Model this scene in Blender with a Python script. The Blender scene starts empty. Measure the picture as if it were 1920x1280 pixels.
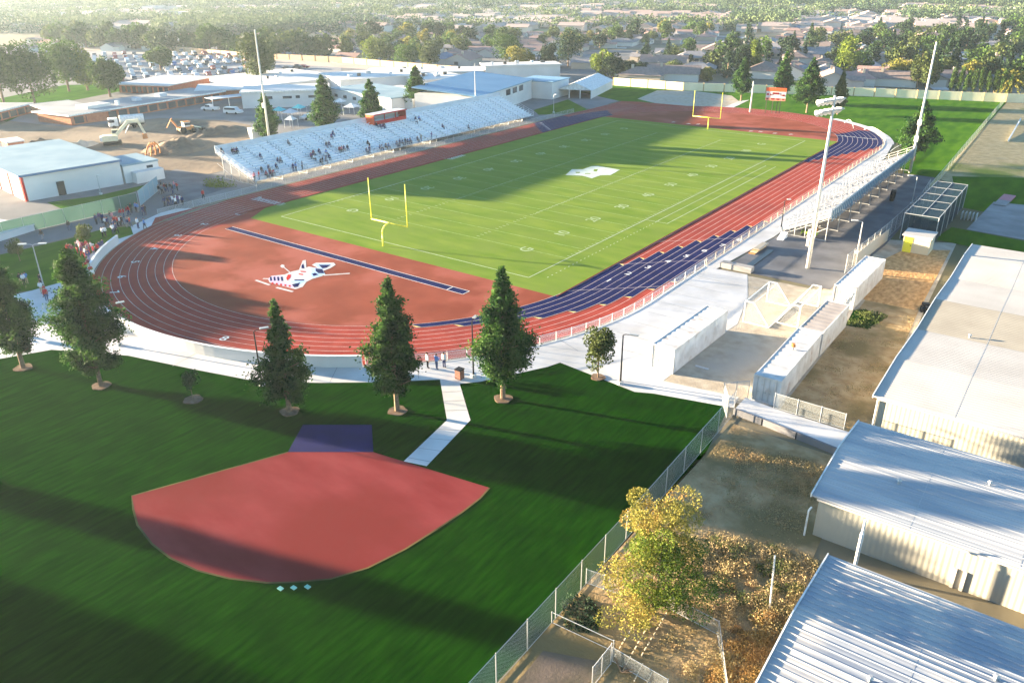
import bpy, bmesh, math, random
import numpy as np
from mathutils import Vector, Matrix
from mathutils.geometry import tessellate_polygon
random.seed(7); RNG = np.random.default_rng(11)
R_ = math.radians
# ------------------------------------------------------------------ camera, sky, sun, exposure
CAM = np.array([79.116, -132.616, 35.358]); YAW, PITCH, ROLL, FPX = -0.6365, 0.4357, -0.0072, 1483.3
_cy, _sy, _cp, _sp = math.cos(YAW), math.sin(YAW), math.cos(PITCH), math.sin(PITCH)
_f = np.array([_sy*_cp, _cy*_cp, -_sp]); _r = np.array([_cy, -_sy, 0.]); _u = np.cross(_r, _f)
_c, _s = math.cos(ROLL), math.sin(ROLL)
_R = np.array([_c*_r+_s*_u, -_s*_r+_c*_u, -_f])
cam = bpy.data.objects.new('camera', bpy.data.cameras.new('camera'))
bpy.context.scene.collection.objects.link(cam)
cam.matrix_world = Matrix(((_R[0][0], _R[1][0], _R[2][0], CAM[0]), (_R[0][1], _R[1][1], _R[2][1], CAM[1]),
                           (_R[0][2], _R[1][2], _R[2][2], CAM[2]), (0, 0, 0, 1)))
cam.data.sensor_width = 36; cam.data.lens = 36*FPX/1920; cam.data.clip_start = 1; cam.data.clip_end = 9000
bpy.context.scene.camera = cam
SUN_EL, SUN_AZ = R_(6.1), R_(180+16.5)      # direction towards the sun, measured from +x
sdir = Vector((math.cos(SUN_AZ)*math.cos(SUN_EL), math.sin(SUN_AZ)*math.cos(SUN_EL), math.sin(SUN_EL)))
w = bpy.data.worlds.new('World'); bpy.context.scene.world = w; w.use_nodes = True
nt = w.node_tree; nt.nodes.clear()
sky = nt.nodes.new('ShaderNodeTexSky'); sky.sky_type = 'NISHITA'; sky.sun_disc = False
sky.sun_elevation = SUN_EL; sky.sun_rotation = math.pi/2 - SUN_AZ; sky.air_density = 1.0; sky.dust_density = 0.2; sky.ozone_density = 2.8
bg = nt.nodes.new('ShaderNodeBackground'); bg.inputs[1].default_value = 0.06
wo = nt.nodes.new('ShaderNodeOutputWorld'); nt.links.new(sky.outputs[0], bg.inputs[0]); nt.links.new(bg.outputs[0], wo.inputs[0])
sl = bpy.data.lights.new('sun', 'SUN'); sl.energy = 5.0; sl.angle = R_(0.6); sl.color = (1.0, 0.80, 0.55)
so = bpy.data.objects.new('sun', sl); bpy.context.scene.collection.objects.link(so)
so.rotation_euler = sdir.to_track_quat('Z', 'Y').to_euler(); so.location = (-200, -60, 120)
sc = bpy.context.scene
sc.view_settings.view_transform = 'Standard'; sc.view_settings.look = 'None'; sc.view_settings.gamma = 1
sc.view_settings.exposure = 3.5
try:
    sc.cycles.use_denoising = True; sc.cycles.max_bounces = 5; sc.cycles.volume_bounces = 0
    sc.cycles.transparent_max_bounces = 12
except Exception: pass

def G(u, v, z=0.0):
    """point of the ground (or of height z) that the photograph shows at pixel u, v"""
    d = np.array([(u-960)/FPX, -(v-640)/FPX, -1.])@_R
    t = (z-CAM[2])/d[2]; p = CAM+t*d
    return (float(p[0]), float(p[1]))
def PX(p):
    d = _R@(np.array(p, float)-CAM)
    return 960+FPX*d[0]/-d[2], 640-FPX*d[1]/-d[2]
# ------------------------------------------------------------------ helpers
COL = bpy.context.scene.collection
def tag(o, label=None, cat=None, group=None, kind=None):
    if label: o['label'] = label
    if cat: o['category'] = cat
    if group: o['group'] = group
    if kind: o['kind'] = kind
    return o
def thing(name, label, cat, loc=(0, 0, 0), rz=0, group=None):
    o = bpy.data.objects.new(name, None); COL.objects.link(o)
    o.empty_display_size = .2; o.location = (loc[0], loc[1], loc[2] if len(loc) > 2 else 0); o.rotation_euler = (0, 0, rz)
    return tag(o, label, cat, group)
def copy_tree(o, parent=None):
    c = o.copy(); COL.objects.link(c); c.parent = parent
    for ch in list(o.children): copy_tree(ch, c)
    return c
class MB:
    def __init__(s): s.v = []; s.f = []; s.m = []
    def add(s, vs, fs, m=0):
        n = len(s.v); s.v += [tuple(map(float, v)) for v in vs]
        s.f += [tuple(i+n for i in f) for f in fs]; s.m += [m]*len(fs); return s
    def box(s, x0, x1, y0, y1, z0, z1, m=0):
        vs = [(x, y, z) for z in (z0, z1) for y in (y0, y1) for x in (x0, x1)]
        return s.add(vs, [(0, 2, 3, 1), (4, 5, 7, 6), (0, 1, 5, 4), (2, 6, 7, 3), (0, 4, 6, 2), (1, 3, 7, 5)], m)
    def obox(s, c, ax, ay, az, m=0):      # oriented box: centre + half-axis vectors
        c, ax, ay, az = map(Vector, (c, ax, ay, az))
        vs = [c+i*ax+j*ay+k*az for k in (-1, 1) for j in (-1, 1) for i in (-1, 1)]
        return s.add(vs, [(0, 2, 3, 1), (4, 5, 7, 6), (0, 1, 5, 4), (2, 6, 7, 3), (0, 4, 6, 2), (1, 3, 7, 5)], m)
    def tube(s, a, b, r, r2=None, n=6, m=0, cap=True):
        a, b = Vector(a), Vector(b); r2 = r if r2 is None else r2
        d = (b-a).normalized(); x = d.orthogonal().normalized(); y = d.cross(x)
        vs = [a+(x*math.cos(2*math.pi*i/n)+y*math.sin(2*math.pi*i/n))*r for i in range(n)]
        vs += [b+(x*math.cos(2*math.pi*i/n)+y*math.sin(2*math.pi*i/n))*r2 for i in range(n)]
        fs = [(i, (i+1) % n, n+(i+1) % n, n+i) for i in range(n)]
        if cap: fs += [tuple(range(n))[::-1], tuple(range(n, 2*n))]
        return s.add(vs, fs, m)
    def path(s, pts, r, n=6, m=0):
        for a, b in zip(pts[:-1], pts[1:]): s.tube(a, b, r, n=n, m=m)
        return s
    def prism(s, poly, z0, z1, m=0, bottom=False):
        n = len(poly); vs = [(p[0], p[1], z0) for p in poly]+[(p[0], p[1], z1) for p in poly]
        fs = [(i, (i+1) % n, n+(i+1) % n, n+i) for i in range(n)]
        tri = tessellate_polygon([[Vector((p[0], p[1], 0)) for p in poly]])
        fs += [tuple(n+i for i in t) for t in tri]
        if bottom: fs += [t for t in tri]
        return s.add(vs, fs, m)
    def sheet(s, poly, z, m=0):
        tri = tessellate_polygon([[Vector((p[0], p[1], 0)) for p in poly]])
        fs = []
        for a, b, c in tri:
            pa, pb, pc = poly[a], poly[b], poly[c]
            cr = (pb[0]-pa[0])*(pc[1]-pa[1])-(pb[1]-pa[1])*(pc[0]-pa[0])
            fs.append((a, b, c) if cr > 0 else (a, c, b))
        return s.add([(p[0], p[1], z) for p in poly], fs, m)
    def strip(s, pts, wd, z, m=0):        # flat painted line of width wd along pts
        L = []; Rr = []
        for i, p in enumerate(pts):
            a = pts[max(i-1, 0)]; b = pts[min(i+1, len(pts)-1)]
            dx, dy = b[0]-a[0], b[1]-a[1]; l = math.hypot(dx, dy) or 1
            nx, ny = -dy/l*wd/2, dx/l*wd/2
            L.append((p[0]+nx, p[1]+ny, z)); Rr.append((p[0]-nx, p[1]-ny, z))
        n = len(pts)
        return s.add(L+Rr, [(n+i, n+i+1, i+1, i) for i in range(n-1)], m)
    def ring(s, inner, outer, z, m=0):
        n = len(inner)
        return s.add([(p[0], p[1], z) for p in inner]+[(p[0], p[1], z) for p in outer], [(n+i, n+i+1, i+1, i) for i in range(n-1)], m)
    def wall(s, pts, z0, z1, th, m=0):    # upright wall along a polyline
        L = []; Rr = []
        for i, p in enumerate(pts):
            a = pts[max(i-1, 0)]; b = pts[min(i+1, len(pts)-1)]
            dx, dy = b[0]-a[0], b[1]-a[1]; l = math.hypot(dx, dy) or 1
            nx, ny = -dy/l*th/2, dx/l*th/2
            L.append((p[0]+nx, p[1]+ny)); Rr.append((p[0]-nx, p[1]-ny))
        n = len(pts)
        vs = [(*p, z0) for p in L]+[(*p, z0) for p in Rr]+[(*p, z1) for p in L]+[(*p, z1) for p in Rr]
        fs = []
        for i in range(n-1):
            fs += [(i, 2*n+i, 2*n+i+1, i+1), (n+i, n+i+1, 3*n+i+1, 3*n+i), (2*n+i, 3*n+i, 3*n+i+1, 2*n+i+1)]
        fs += [(0, n, 3*n, 2*n), (n-1, 3*n-1, 4*n-1, 2*n-1)]
        return s.add(vs, fs, m)
    def build(s, name, mats, parent=None, smooth=False, off=None):
        me = bpy.data.meshes.new(name)
        me.from_pydata(s.v if off is None else [(a-off[0], b-off[1], c-(off[2] if len(off) > 2 else 0)) for a, b, c in s.v], [], s.f)
        if not isinstance(mats, (list, tuple)): mats = [mats]
        for m in mats: me.materials.append(m)
        if len(mats) > 1: me.polygons.foreach_set('material_index', s.m)
        if smooth: me.polygons.foreach_set('use_smooth', [True]*len(s.f))
        me.update(); o = bpy.data.objects.new(name, me); COL.objects.link(o); o.parent = parent
        return o
def struct(name, mb, m, parent=None):
    o = mb.build(name, m, parent)
    if parent is None: o['kind'] = 'structure'
    return o
# ------------------------------------------------------------------ materials
def lin(c): return tuple(((x/12.92) if x <= .04045 else ((x+.055)/1.055)**2.4) for x in c)
def mat(name, col, col2=None, scale=1.0, rough=.85, bump=0, bscale=None, metal=0, stretch=None, spec=.06, rnd=0.0,
        det=4, big=None, rot=0, lo=.35, hi=.65, trans=0):
    """procedural material: two colours mixed by world-space noise; optional bump, per-object tint, large patches"""
    m = bpy.data.materials.new(name); m.use_nodes = True; t = m.node_tree; N = t.nodes; L = t.links
    b = N['Principled BSDF']; b.inputs['Roughness'].default_value = rough; b.inputs['Metallic'].default_value = metal
    b.inputs['Specular IOR Level'].default_value = spec
    geo = N.new('ShaderNodeNewGeometry'); vec = geo.outputs['Position']
    if stretch or rot:
        mp = N.new('ShaderNodeMapping'); mp.inputs['Rotation'].default_value = (0, 0, rot)
        mp.inputs['Scale'].default_value = stretch or (1, 1, 1); L.new(vec, mp.inputs[0]); vec = mp.outputs[0]
    c = None
    if col2 is not None:
        nz = N.new('ShaderNodeTexNoise'); nz.inputs['Scale'].default_value = scale; nz.inputs['Detail'].default_value = det
        L.new(vec, nz.inputs['Vector'])
        cr = N.new('ShaderNodeValToRGB'); cr.color_ramp.elements[0].position = lo; cr.color_ramp.elements[1].position = hi
        cr.color_ramp.elements[0].color = (*col, 1); cr.color_ramp.elements[1].color = (*col2, 1)
        L.new(nz.outputs[0], cr.inputs[0]); c = cr.outputs[0]
    if big is not None:      # (colour, scale, lo, hi): large patches of another colour
        n2 = N.new('ShaderNodeTexNoise'); n2.inputs['Scale'].default_value = big[1]; n2.inputs['Detail'].default_value = 5
        L.new(geo.outputs['Position'], n2.inputs['Vector'])
        r2 = N.new('ShaderNodeMapRange'); r2.inputs[1].default_value = big[2]; r2.inputs[2].default_value = big[3]
        L.new(n2.outputs[0], r2.inputs[0]); mx = N.new('ShaderNodeMix'); mx.data_type = 'RGBA'
        L.new(r2.outputs[0], mx.inputs[0])
        if c is not None: L.new(c, mx.inputs[6])
        else: mx.inputs[6].default_value = (*col, 1)
        mx.inputs[7].default_value = (*big[0], 1); c = mx.outputs[2]
    if rnd:
        oi = N.new('ShaderNodeObjectInfo'); hs = N.new('ShaderNodeHueSaturation')
        r3 = N.new('ShaderNodeMapRange'); r3.inputs[3].default_value = 1-rnd; r3.inputs[4].default_value = 1+rnd
        L.new(oi.outputs['Random'], r3.inputs[0]); L.new(r3.outputs[0], hs.inputs['Value'])
        if c is not None: L.new(c, hs.inputs['Color'])
        else: hs.inputs['Color'].default_value = (*col, 1)
        c = hs.outputs[0]
    if c is not None: L.new(c, b.inputs['Base Color'])
    else: b.inputs['Base Color'].default_value = (*col, 1)
    if bump:
        n3 = N.new('ShaderNodeTexNoise'); n3.inputs['Scale'].default_value = bscale or scale*3; n3.inputs['Detail'].default_value = 5
        L.new(vec, n3.inputs['Vector']); bp = N.new('ShaderNodeBump'); bp.inputs['Strength'].default_value = 1
        bp.inputs['Distance'].default_value = bump; L.new(n3.outputs[0], bp.inputs['Height']); L.new(bp.outputs[0], b.inputs['Normal'])
    if trans:
        tr = N.new('ShaderNodeBsdfTranslucent'); ms = N.new('ShaderNodeMixShader'); ms.inputs[0].default_value = trans
        if c is not None: L.new(c, tr.inputs[0])
        else: tr.inputs[0].default_value = (*col, 1)
        L.new(b.outputs[0], ms.inputs[1]); L.new(tr.outputs[0], ms.inputs[2]); L.new(ms.outputs[0], N['Material Output'].inputs[0])
    return m
def mesh_mat(name, col, fill, cell):
    """woven wire: real see-through gaps between the wires, at wire scale"""
    m = mat(name, col, rough=.5); t = m.node_tree; N = t.nodes; L = t.links
    tr = N.new('ShaderNodeBsdfTransparent'); ms = N.new('ShaderNodeMixShader'); geo = N.new('ShaderNodeNewGeometry')
    mask = None
    for ax in ((1, 1, 1), (1, 1, -1)):
        dp = N.new('ShaderNodeVectorMath'); dp.operation = 'DOT_PRODUCT'; dp.inputs[1].default_value = tuple(a/cell for a in ax)
        L.new(geo.outputs['Position'], dp.inputs[0]); fr = N.new('ShaderNodeMath'); fr.operation = 'FRACT'; L.new(dp.outputs['Value'], fr.inputs[0])
        lt = N.new('ShaderNodeMath'); lt.operation = 'LESS_THAN'; lt.inputs[1].default_value = fill; L.new(fr.outputs[0], lt.inputs[0])
        if mask is None: mask = lt.outputs[0]
        else:
            mxx = N.new('ShaderNodeMath'); mxx.operation = 'MAXIMUM'; L.new(mask, mxx.inputs[0]); L.new(lt.outputs[0], mxx.inputs[1]); mask = mxx.outputs[0]
    L.new(mask, ms.inputs[0]); L.new(tr.outputs[0], ms.inputs[1]); L.new(N['Principled BSDF'].outputs[0], ms.inputs[2])
    L.new(ms.outputs[0], N['Material Output'].inputs[0]); return m
def stripes(m, axis, period, depth, duty=.5):
    """corrugation: sine bump along a world axis direction"""
    t = m.node_tree; N = t.nodes; L = t.links; geo = N.new('ShaderNodeNewGeometry')
    dp = N.new('ShaderNodeVectorMath'); dp.operation = 'DOT_PRODUCT'; dp.inputs[1].default_value = tuple(a*2*math.pi/period for a in axis)
    L.new(geo.outputs['Position'], dp.inputs[0]); sn = N.new('ShaderNodeMath'); sn.operation = 'SINE'; L.new(dp.outputs['Value'], sn.inputs[0])
    bp = N.new('ShaderNodeBump'); bp.inputs['Distance'].default_value = depth; L.new(sn.outputs[0], bp.inputs['Height'])
    L.new(bp.outputs[0], N['Principled BSDF'].inputs['Normal']); return m
M = {}
M['earth'] = mat('earth', (.16, .135, .085), (.07, .085, .03), .012, big=((.2, .17, .11), .004, .45, .6), bump=.05, bscale=.3)
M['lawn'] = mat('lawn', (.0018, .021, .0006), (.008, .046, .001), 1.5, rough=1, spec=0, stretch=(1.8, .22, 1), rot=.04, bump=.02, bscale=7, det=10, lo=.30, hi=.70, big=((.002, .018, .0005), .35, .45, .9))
M['lawn_far'] = mat('lawn_far', (.030, .10, .006), (.06, .145, .008), .5, rough=1, spec=0, stretch=(1, .3, 1), rot=.5, bump=.03, bscale=4, det=6)
M['turf'] = mat('turf', (.115, .190, .024), (.175, .24, .038), .35, rough=1, spec=0, stretch=(.35, 1, 1), bump=.015, bscale=6, det=6, big=((.145, .205, .038), .22, .42, .72))
M['rubber'] = mat('red_rubber', (.26, .040, .028), (.33, .055, .038), .5, rough=.9, spec=.04, bump=.006, bscale=14, big=((.22, .040, .032), .08, .45, .7))
M['dzone'] = mat('dzone_rubber', (.19, .045, .025), (.25, .062, .036), .18, rough=.9, spec=.04, big=((.30, .085, .06), .09, .5, .62), det=6)
M['infield'] = mat('infield_rubber', (.175, .026, .026), (.225, .042, .042), .3, rough=.9, spec=.02, bump=.004, bscale=20, stretch=(.6, 1.6, 1), rot=.5, big=((.165, .027, .024), .10, .44, .62), det=7)
M['blue'] = mat('blue_rubber', (.005, .010, .060), (.008, .014, .078), .6, rough=.95, spec=.03)
M['bluepad'] = mat('blue_pad', (.0002, .0016, .055), (.0004, .0025, .07), .6, rough=.8, spec=.15)
M['lanewhite'] = mat('lane_paint', (.58, .52, .50), (.42, .34, .32), 1.5, rough=.8)
M['white'] = mat('white_paint', (.75, .76, .74), (.55, .56, .54), 2.0, rough=.7)
M['fieldwhite'] = mat('field_chalk', (.26, .35, .14), (.14, .23, .03), 2.2, rough=.9, lo=.3, hi=.8)
M['fieldwhite2'] = mat('field_chalk_fresh', (.42, .48, .32), (.25, .33, .15), 1.2, rough=.9, lo=.3, hi=.85)
M['fieldwhite3'] = mat('field_chalk_worn', (.36, .44, .26), (.20, .28, .08), 1.6, rough=.9, lo=.3, hi=.75)
M['cream_mark'] = mat('cream_mark', (.7, .55, .22))
M['concrete'] = mat('concrete', (.50, .495, .48), (.61, .60, .585), .35, rough=.9, bump=.004, bscale=9, det=7, big=((.40, .38, .35), .12, .5, .8))
M['concrete2'] = mat('worn_concrete', (.22, .215, .21), (.31, .30, .29), .3, rough=.9, bump=.006, bscale=6, det=7)
M['asphalt'] = mat('asphalt', (.11, .11, .115), (.17, .17, .175), .25, rough=.95, det=8, bump=.004, bscale=20)
M['asphalt_light'] = mat('pale_asphalt', (.15, .15, .15), (.22, .215, .21), .12, rough=.95, det=8, big=((.16, .155, .15), .05, .5, .7))
M['gravel'] = mat('gravel', (.46, .40, .31), (.34, .29, .22), .8, rough=1, det=9, bump=.03, bscale=6, big=((.40, .36, .30), .15, .48, .65))
M['dirt'] = mat('dry_dirt', (.30, .20, .10), (.42, .31, .17), .9, rough=1, det=10, bump=.06, bscale=3, big=((.20, .15, .07), .16, .48, .6))
M['drygrass'] = mat('dry_grass', (.42, .34, .20), (.30, .25, .13), .7, rough=1, det=10, bump=.08, bscale=3, big=((.11, .16, .03), .035, .55, .66))
M['chips'] = mat('bark_chips', (.62, .37, .16), (.38, .21, .085), 2.2, rough=1, det=8, bump=.08, bscale=4, stretch=(1, .45, 1), rot=.6)
M['site'] = mat('graded_soil', (.13, .10, .075), (.22, .17, .12), .11, rough=1, det=9, bump=.1, bscale=.8, big=((.26, .20, .14), .04, .5, .62))
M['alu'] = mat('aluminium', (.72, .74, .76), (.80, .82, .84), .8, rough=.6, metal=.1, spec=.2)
M['alu_sun'] = mat('aluminium_dimmed_for_sun', (.34, .34, .34), (.44, .44, .44), .8, rough=.6, metal=.1)  # same aluminium, colour darkened to offset direct sun on the small bleachers
M['alu_dark'] = mat('aluminium_gap', (.20, .23, .27), rough=.7)
M['galv'] = mat('galvanised_steel', (.42, .43, .43), rough=.5, metal=.4)
M['wire'] = mesh_mat('chain_link', (.45, .47, .46), .13, .10)
M['wire_white'] = mesh_mat('white_chain_link', (.7, .68, .66), .18, .10)
M['emblem_paint'] = mat('emblem_paint', (.56, .55, .54), (.40, .36, .36), 1.6, rough=.9, lo=.3, hi=.8)
M['midfield_paint'] = mat('midfield_paint', (.50, .55, .52), (.34, .42, .30), .9, rough=.9, lo=.35, hi=.8)
M['emblem_lilac'] = mat('emblem_lilac', (.42, .34, .48), (.55, .45, .55), 2)
M['emblem_sky'] = mat('emblem_sky', (.28, .42, .62), (.38, .52, .70), 2)
M['net'] = mesh_mat('goal_net', (.75, .73, .68), .045, .14)
M['slatwire'] = mesh_mat('tan_slat_mesh', (.55, .50, .30), .3, .14)
M['screen'] = mat('green_windscreen', (.055, .12, .095), (.075, .15, .12), .3, rough=.8, trans=.12)
M['wallwhite'] = mat('white_wall', (.64, .63, .61), (.56, .55, .53), .2, rough=.85, det=8)
M['wallblue'] = mat('pale_wall', (.42, .47, .52), (.48, .53, .57), .3, rough=.85)
M['cream'] = mat('cream_siding', (.62, .54, .38), (.54, .47, .33), .25, rough=.7)
M['yellow'] = mat('yellow_paint', (.80, .72, .05), rough=.4, spec=.5)
M['goalyellow'] = mat('goal_yellow', (.85, .78, .06), rough=.35, spec=.5)
M['red'] = mat('red_paint', (.42, .02, .02), rough=.9)
M['redlight'] = mat('orange_red_paint', (.75, .12, .04), rough=.6)
M['blockcream'] = mat('cream_block', (.86, .76, .52), (.78, .68, .45), .4, rough=.9)
M['post'] = mat('block_pilaster', (.42, .30, .16), rough=.9)
M['dark'] = mat('dark_opening', (.015, .018, .022), rough=.3, spec=.5)
M['glass'] = mat('window_glass', (.03, .04, .055), rough=.08, spec=.8)
M['black'] = mat('black_metal', (.02, .02, .022), rough=.5)
M['brick'] = mat('orange_brick', (.42, .16, .085), (.34, .12, .065), 1.5, rough=.9)
M['trunk'] = mat('bark', (.24, .17, .11), (.15, .10, .07), 4, rough=.95)
M['mulch'] = mat('mulch', (.13, .085, .055), (.19, .14, .10), 3, rough=1, bump=.04, bscale=8)
M['roofwhite'] = mat('white_roof_membrane', (.66, .65, .62), (.58, .56, .53), .12, rough=.85, det=6)
M['roofblue'] = mat('blue_metal_roof', (.16, .30, .42), (.19, .34, .46), .15, rough=.6)
M['roofteal'] = mat('blue_grey_roof', (.20, .29, .34), (.26, .35, .39), .2, rough=.7)
M['roofgrey'] = mat('grey_roof_gravel', (.24, .25, .26), (.33, .34, .34), .15, rough=.95, det=6)
M['metalroof'] = stripes(mat('ribbed_metal_roof', (.33, .35, .37), (.47, .46, .445), .22, rough=.55, metal=.1, det=5, stretch=(.5, 2, 1), spec=.2, lo=.4, hi=.6), (0, 1, 0), .42, .008)
M['metalroof2'] = stripes(mat('old_ribbed_roof', (.28, .31, .35), (.45, .44, .42), .28, rough=.5, metal=.1, det=6, spec=.2, lo=.4, hi=.6), (0, 1, 0), .62, .018)
M['panelroof'] = mat('pale_roof_sheeting', (.40, .38, .35), (.46, .44, .41), .25, rough=.7, det=5)
M['panelroof2'] = mat('tan_roof_sheeting', (.30, .27, .22), (.36, .33, .27), .3, rough=.8, det=5)
M['siding'] = stripes(mat('ribbed_cream_siding', (.43, .41, .34), (.38, .36, .30), .25, rough=.7), (1, 0, 0), .35, .006)
M['container'] = mat('container_paint', (.62, .62, .61), (.46, .45, .43), .7, rough=.55, det=8, big=((.40, .34, .30), .9, .58, .72))
M['container_tan'] = mat('container_top_tan', (.46, .40, .35), (.36, .31, .27), .6, rough=.7, det=8)
M['excav'] = mat('machine_cream', (.72, .68, .50), (.60, .55, .38), 1.2, rough=.5)
M['orange'] = mat('rusty_orange', (.52, .24, .08), (.42, .17, .06), 1.5, rough=.7)
M['skin'] = mat('skin', (.42, .24, .16), rough=.6)
M['hair'] = mat('hair', (.03, .02, .015), rough=.8)
CL = {'red': (.45, .03, .035), 'white': (.72, .72, .72), 'black': (.02, .02, .025), 'navy': (.02, .03, .11), 'blue': (.12, .24, .50), 'grey': (.22, .22, .24),
      'pink': (.55, .22, .25), 'tan': (.42, .32, .2), 'purple': (.16, .07, .18), 'denim': (.07, .10, .19), 'maroon': (.20, .02, .05), 'orange': (.62, .20, .05)}
for k, c in CL.items(): M['cloth_'+k] = mat('cloth_'+k, c, rough=.9)
# ================================================================== the setting
def arc(r, a0, a1, n, c=(0, -53)): return [(c[0]+r*math.cos(R_(a0+(a1-a0)*i/n)), c[1]+r*math.sin(R_(a0+(a1-a0)*i/n))) for i in range(n+1)]
RI, LW, NL = 31.0, 1.06, 9
RO = RI+LW*NL
def track_pt(k, s, side=1):
    """point on lane edge k at distance s past the start of the right straight (y=-53); negative runs into the near curve"""
    r = RI+LW*k
    if s < 0: a = s/r; return (r*math.cos(a), -53+r*math.sin(a))
    if s <= 106: return (r, -53+s)
    a = (s-106)/r; return (r*math.cos(a), 53+r*math.sin(a))
struct('ground', MB().sheet([(-4200, -900), (2600, -900), (2600, 5200), (-4200, 5200)], 0), M['earth'])
# school yard paving, construction soil, lawns, yards
campus = [(-41.5, -150), (-41.5, 118), (-62, 118), (-120, 240), (-260, 190), (-420, 90), (-380, -150)]
struct('school_yard', MB().sheet(campus, .02), M['asphalt_light'])
struct('construction_ground', MB().sheet([G(*p) for p in [(0, 225), (130, 240), (300, 222), (420, 226), (470, 235), (470, 262), (410, 285), (420, 320), (380, 330), (300, 318), (240, 300), (150, 275), (0, 268)]], .05), M['site'])
struct('asphalt_yard', MB().sheet([G(*p) for p in [(270, 335), (330, 318), (400, 330), (430, 352), (350, 378), (318, 395), (300, 365)]], .06), M['asphalt'])
lawn = [(57.9, -70.5), (59.5, -80), (59.6, -108), (60.5, -165), (-60, -165), (-60, -128), G(-60, 690), G(0, 673), G(97, 656), G(240, 667), G(360, 692), G(480, 715), G(600, 718), G(700, 717), G(825, 712)]
lawn += [G(838, 788), G(757, 865), G(800, 874), G(882, 788), G(862, 720), G(900, 716), (40.4, -74.3), G(1050, 680)]
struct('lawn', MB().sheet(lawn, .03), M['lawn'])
struct('side_lawn', MB().sheet([G(*p) for p in [(0, 478), (70, 462), (130, 448), (200, 428), (245, 425), (250, 440), (200, 455), (165, 480), (150, 520), (60, 545), (0, 552)]], .05), M['lawn_far'])
struct('grass_strip', MB().sheet([G(*p) for p in [(88, 380), (180, 368), (285, 344), (275, 352), (200, 378), (115, 392)]], .05), M['lawn_far'])
struct('rear_lawn', MB().sheet([(-62, 96), (-41.5, 86), (-36, 88), (-12, 84), (24, 84), (44, 62), (46, 45), (50, 34), (56, 33), (53.8, 146.2), (13.4, 135.7), (-35.7, 118), (-61, 117)], .03), M['lawn_far'])
struct('grass_mound', MB().sheet([G(*p) for p in [(1000, 207), (1065, 187), (1102, 206), (1060, 214), (1010, 216)]], .06), M['lawn_far'])
struct('dry_field', MB().sheet([(56, 33), (62, 26), (160, 26), (160, 170), (54, 146)], .03), M['drygrass'])
struct('green_patch', MB().sheet([(60, 14), (75, 10), (100, 12), (100, 36), (72, 44), (58, 36), (60.5, 24)], .045), M['lawn_far'])
struct('pale_court', MB().sheet([(66, 0), (100, -4), (100, 24), (67, 20)], .06), M['concrete2'])
struct('rear_grass_strip', MB().sheet([(63, -8), (100, -14), (100, -6), (64, 0)], .07), M['lawn_far'])
struct('container_yard', MB().sheet([(48.6, -70.4), (58.3, -70.4), (69.2, -70.2), (66, -8), (57.5, -12), (56, -38), (42, -38), (42, -56), (47.9, -60)], .03), M['gravel'])
struct('weedy_yard', MB().sheet([(61.9, -69.9), (69.2, -70.2), (67.0, -38), (61.2, -38)], .045), M['dirt'])
struct('bark_chip_bed', MB().sheet([(61.0, -38), (67.0, -38), (65.9, -12), (60.6, -15.5), (58.3, -26)], .05), M['chips'])
struct('weed_patch', MB().sheet([(61.4, -47), (63.6, -46.5), (64.3, -42.6), (62, -41), (60.9, -42)], .07), M['lawn'])
struct('bleacher_road', MB().sheet([(43, -37), (56.8, -37), (58, -15), (57.4, 20), (55.5, 33.2), (46, 33), (44, 0), (44, -20)], .05), M['asphalt'])
struct('dirt_lot', MB().sheet([(59.3, -74), (69.6, -74.2), (72, -112), (74, -160), (60.3, -160), (59.6, -108)], .03), M['dirt'])
struct('concrete_yard', MB().sheet([(60.4, -104.5), (63.6, -103.2), (64.4, -115), (61, -118)], .06), mat('dusty_slab', (.17, .13, .10), (.12, .10, .07), .5, rough=1, det=9, bump=.02, bscale=6))
# concrete walkway round the near end
wk = arc(RO+.2, -170, 0, 48)
walk_out = [G(*p) for p in [(160, 480), (150, 520), (60, 545), (0, 560), (-60, 600), (-60, 690), (0, 673), (97, 656), (240, 667), (360, 692), (480, 715), (600, 718), (700, 717), (825, 712), (838, 788), (757, 865), (800, 874), (882, 788), (862, 720), (900, 716)]]
walk_out += [(40.4, -74.3), G(1050, 680), G(1190, 735), G(1225, 738), G(1375, 765), G(1385, 745), (51.0, -70.4), (51.3, -57), (51.6, -53.5), (49.5, -45), (46.6, -37.6), (42.5, -37.9)]
wk_poly = wk+[(RO+.2, -38)]+walk_out[::-1]+[G(245, 425), G(300, 400), G(330, 392), (-40.6, -60)]
struct('walkway', MB().sheet(wk_poly, .04), M['concrete'])
struct('right_walkway', MB().sheet([(RO+.2, -38), (42.5, -38), (43.8, -20), (43.8, 45), (41.6, 62)]+arc(RO+2.3, 12, 60, 12, (0, 53))+arc(RO+.2, 60, 0, 14, (0, 53)), .045), M['concrete'])
jt = MB()
for k in range(14):
    a = R_(-165+k*11); jt.strip([((RO+.4)*math.cos(a), -53+(RO+.4)*math.sin(a)), ((RO+3.6)*math.cos(a), -53+(RO+3.6)*math.sin(a))], .05, .052)
for y in (-66.5, -63, -59.5, -56, -52.5, -49, -45.5, -42): jt.strip([(41.8, y), (47.3, y)], .05, .052)
for v in (735, 752, 770, 805, 822, 840, 858):
    if v < 790: a = G(825+(v-712)*.17, v); b = G(862+(v-712)*.27, v-1)
    else: t = (v-788)/77; a = G(838-81*t, 788+77*t); b = G(882-82*t, 788+86*t)
    jt.strip([a, b], .05, .052)
struct('walkway_joints', jt, M['concrete2'])
struct('throwing_area', MB().sheet([G(*p) for p in [(1195, 186), (1232, 170), (1300, 171), (1372, 180), (1385, 190), (1350, 205), (1240, 197)]], .053), M['gravel'])
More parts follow.
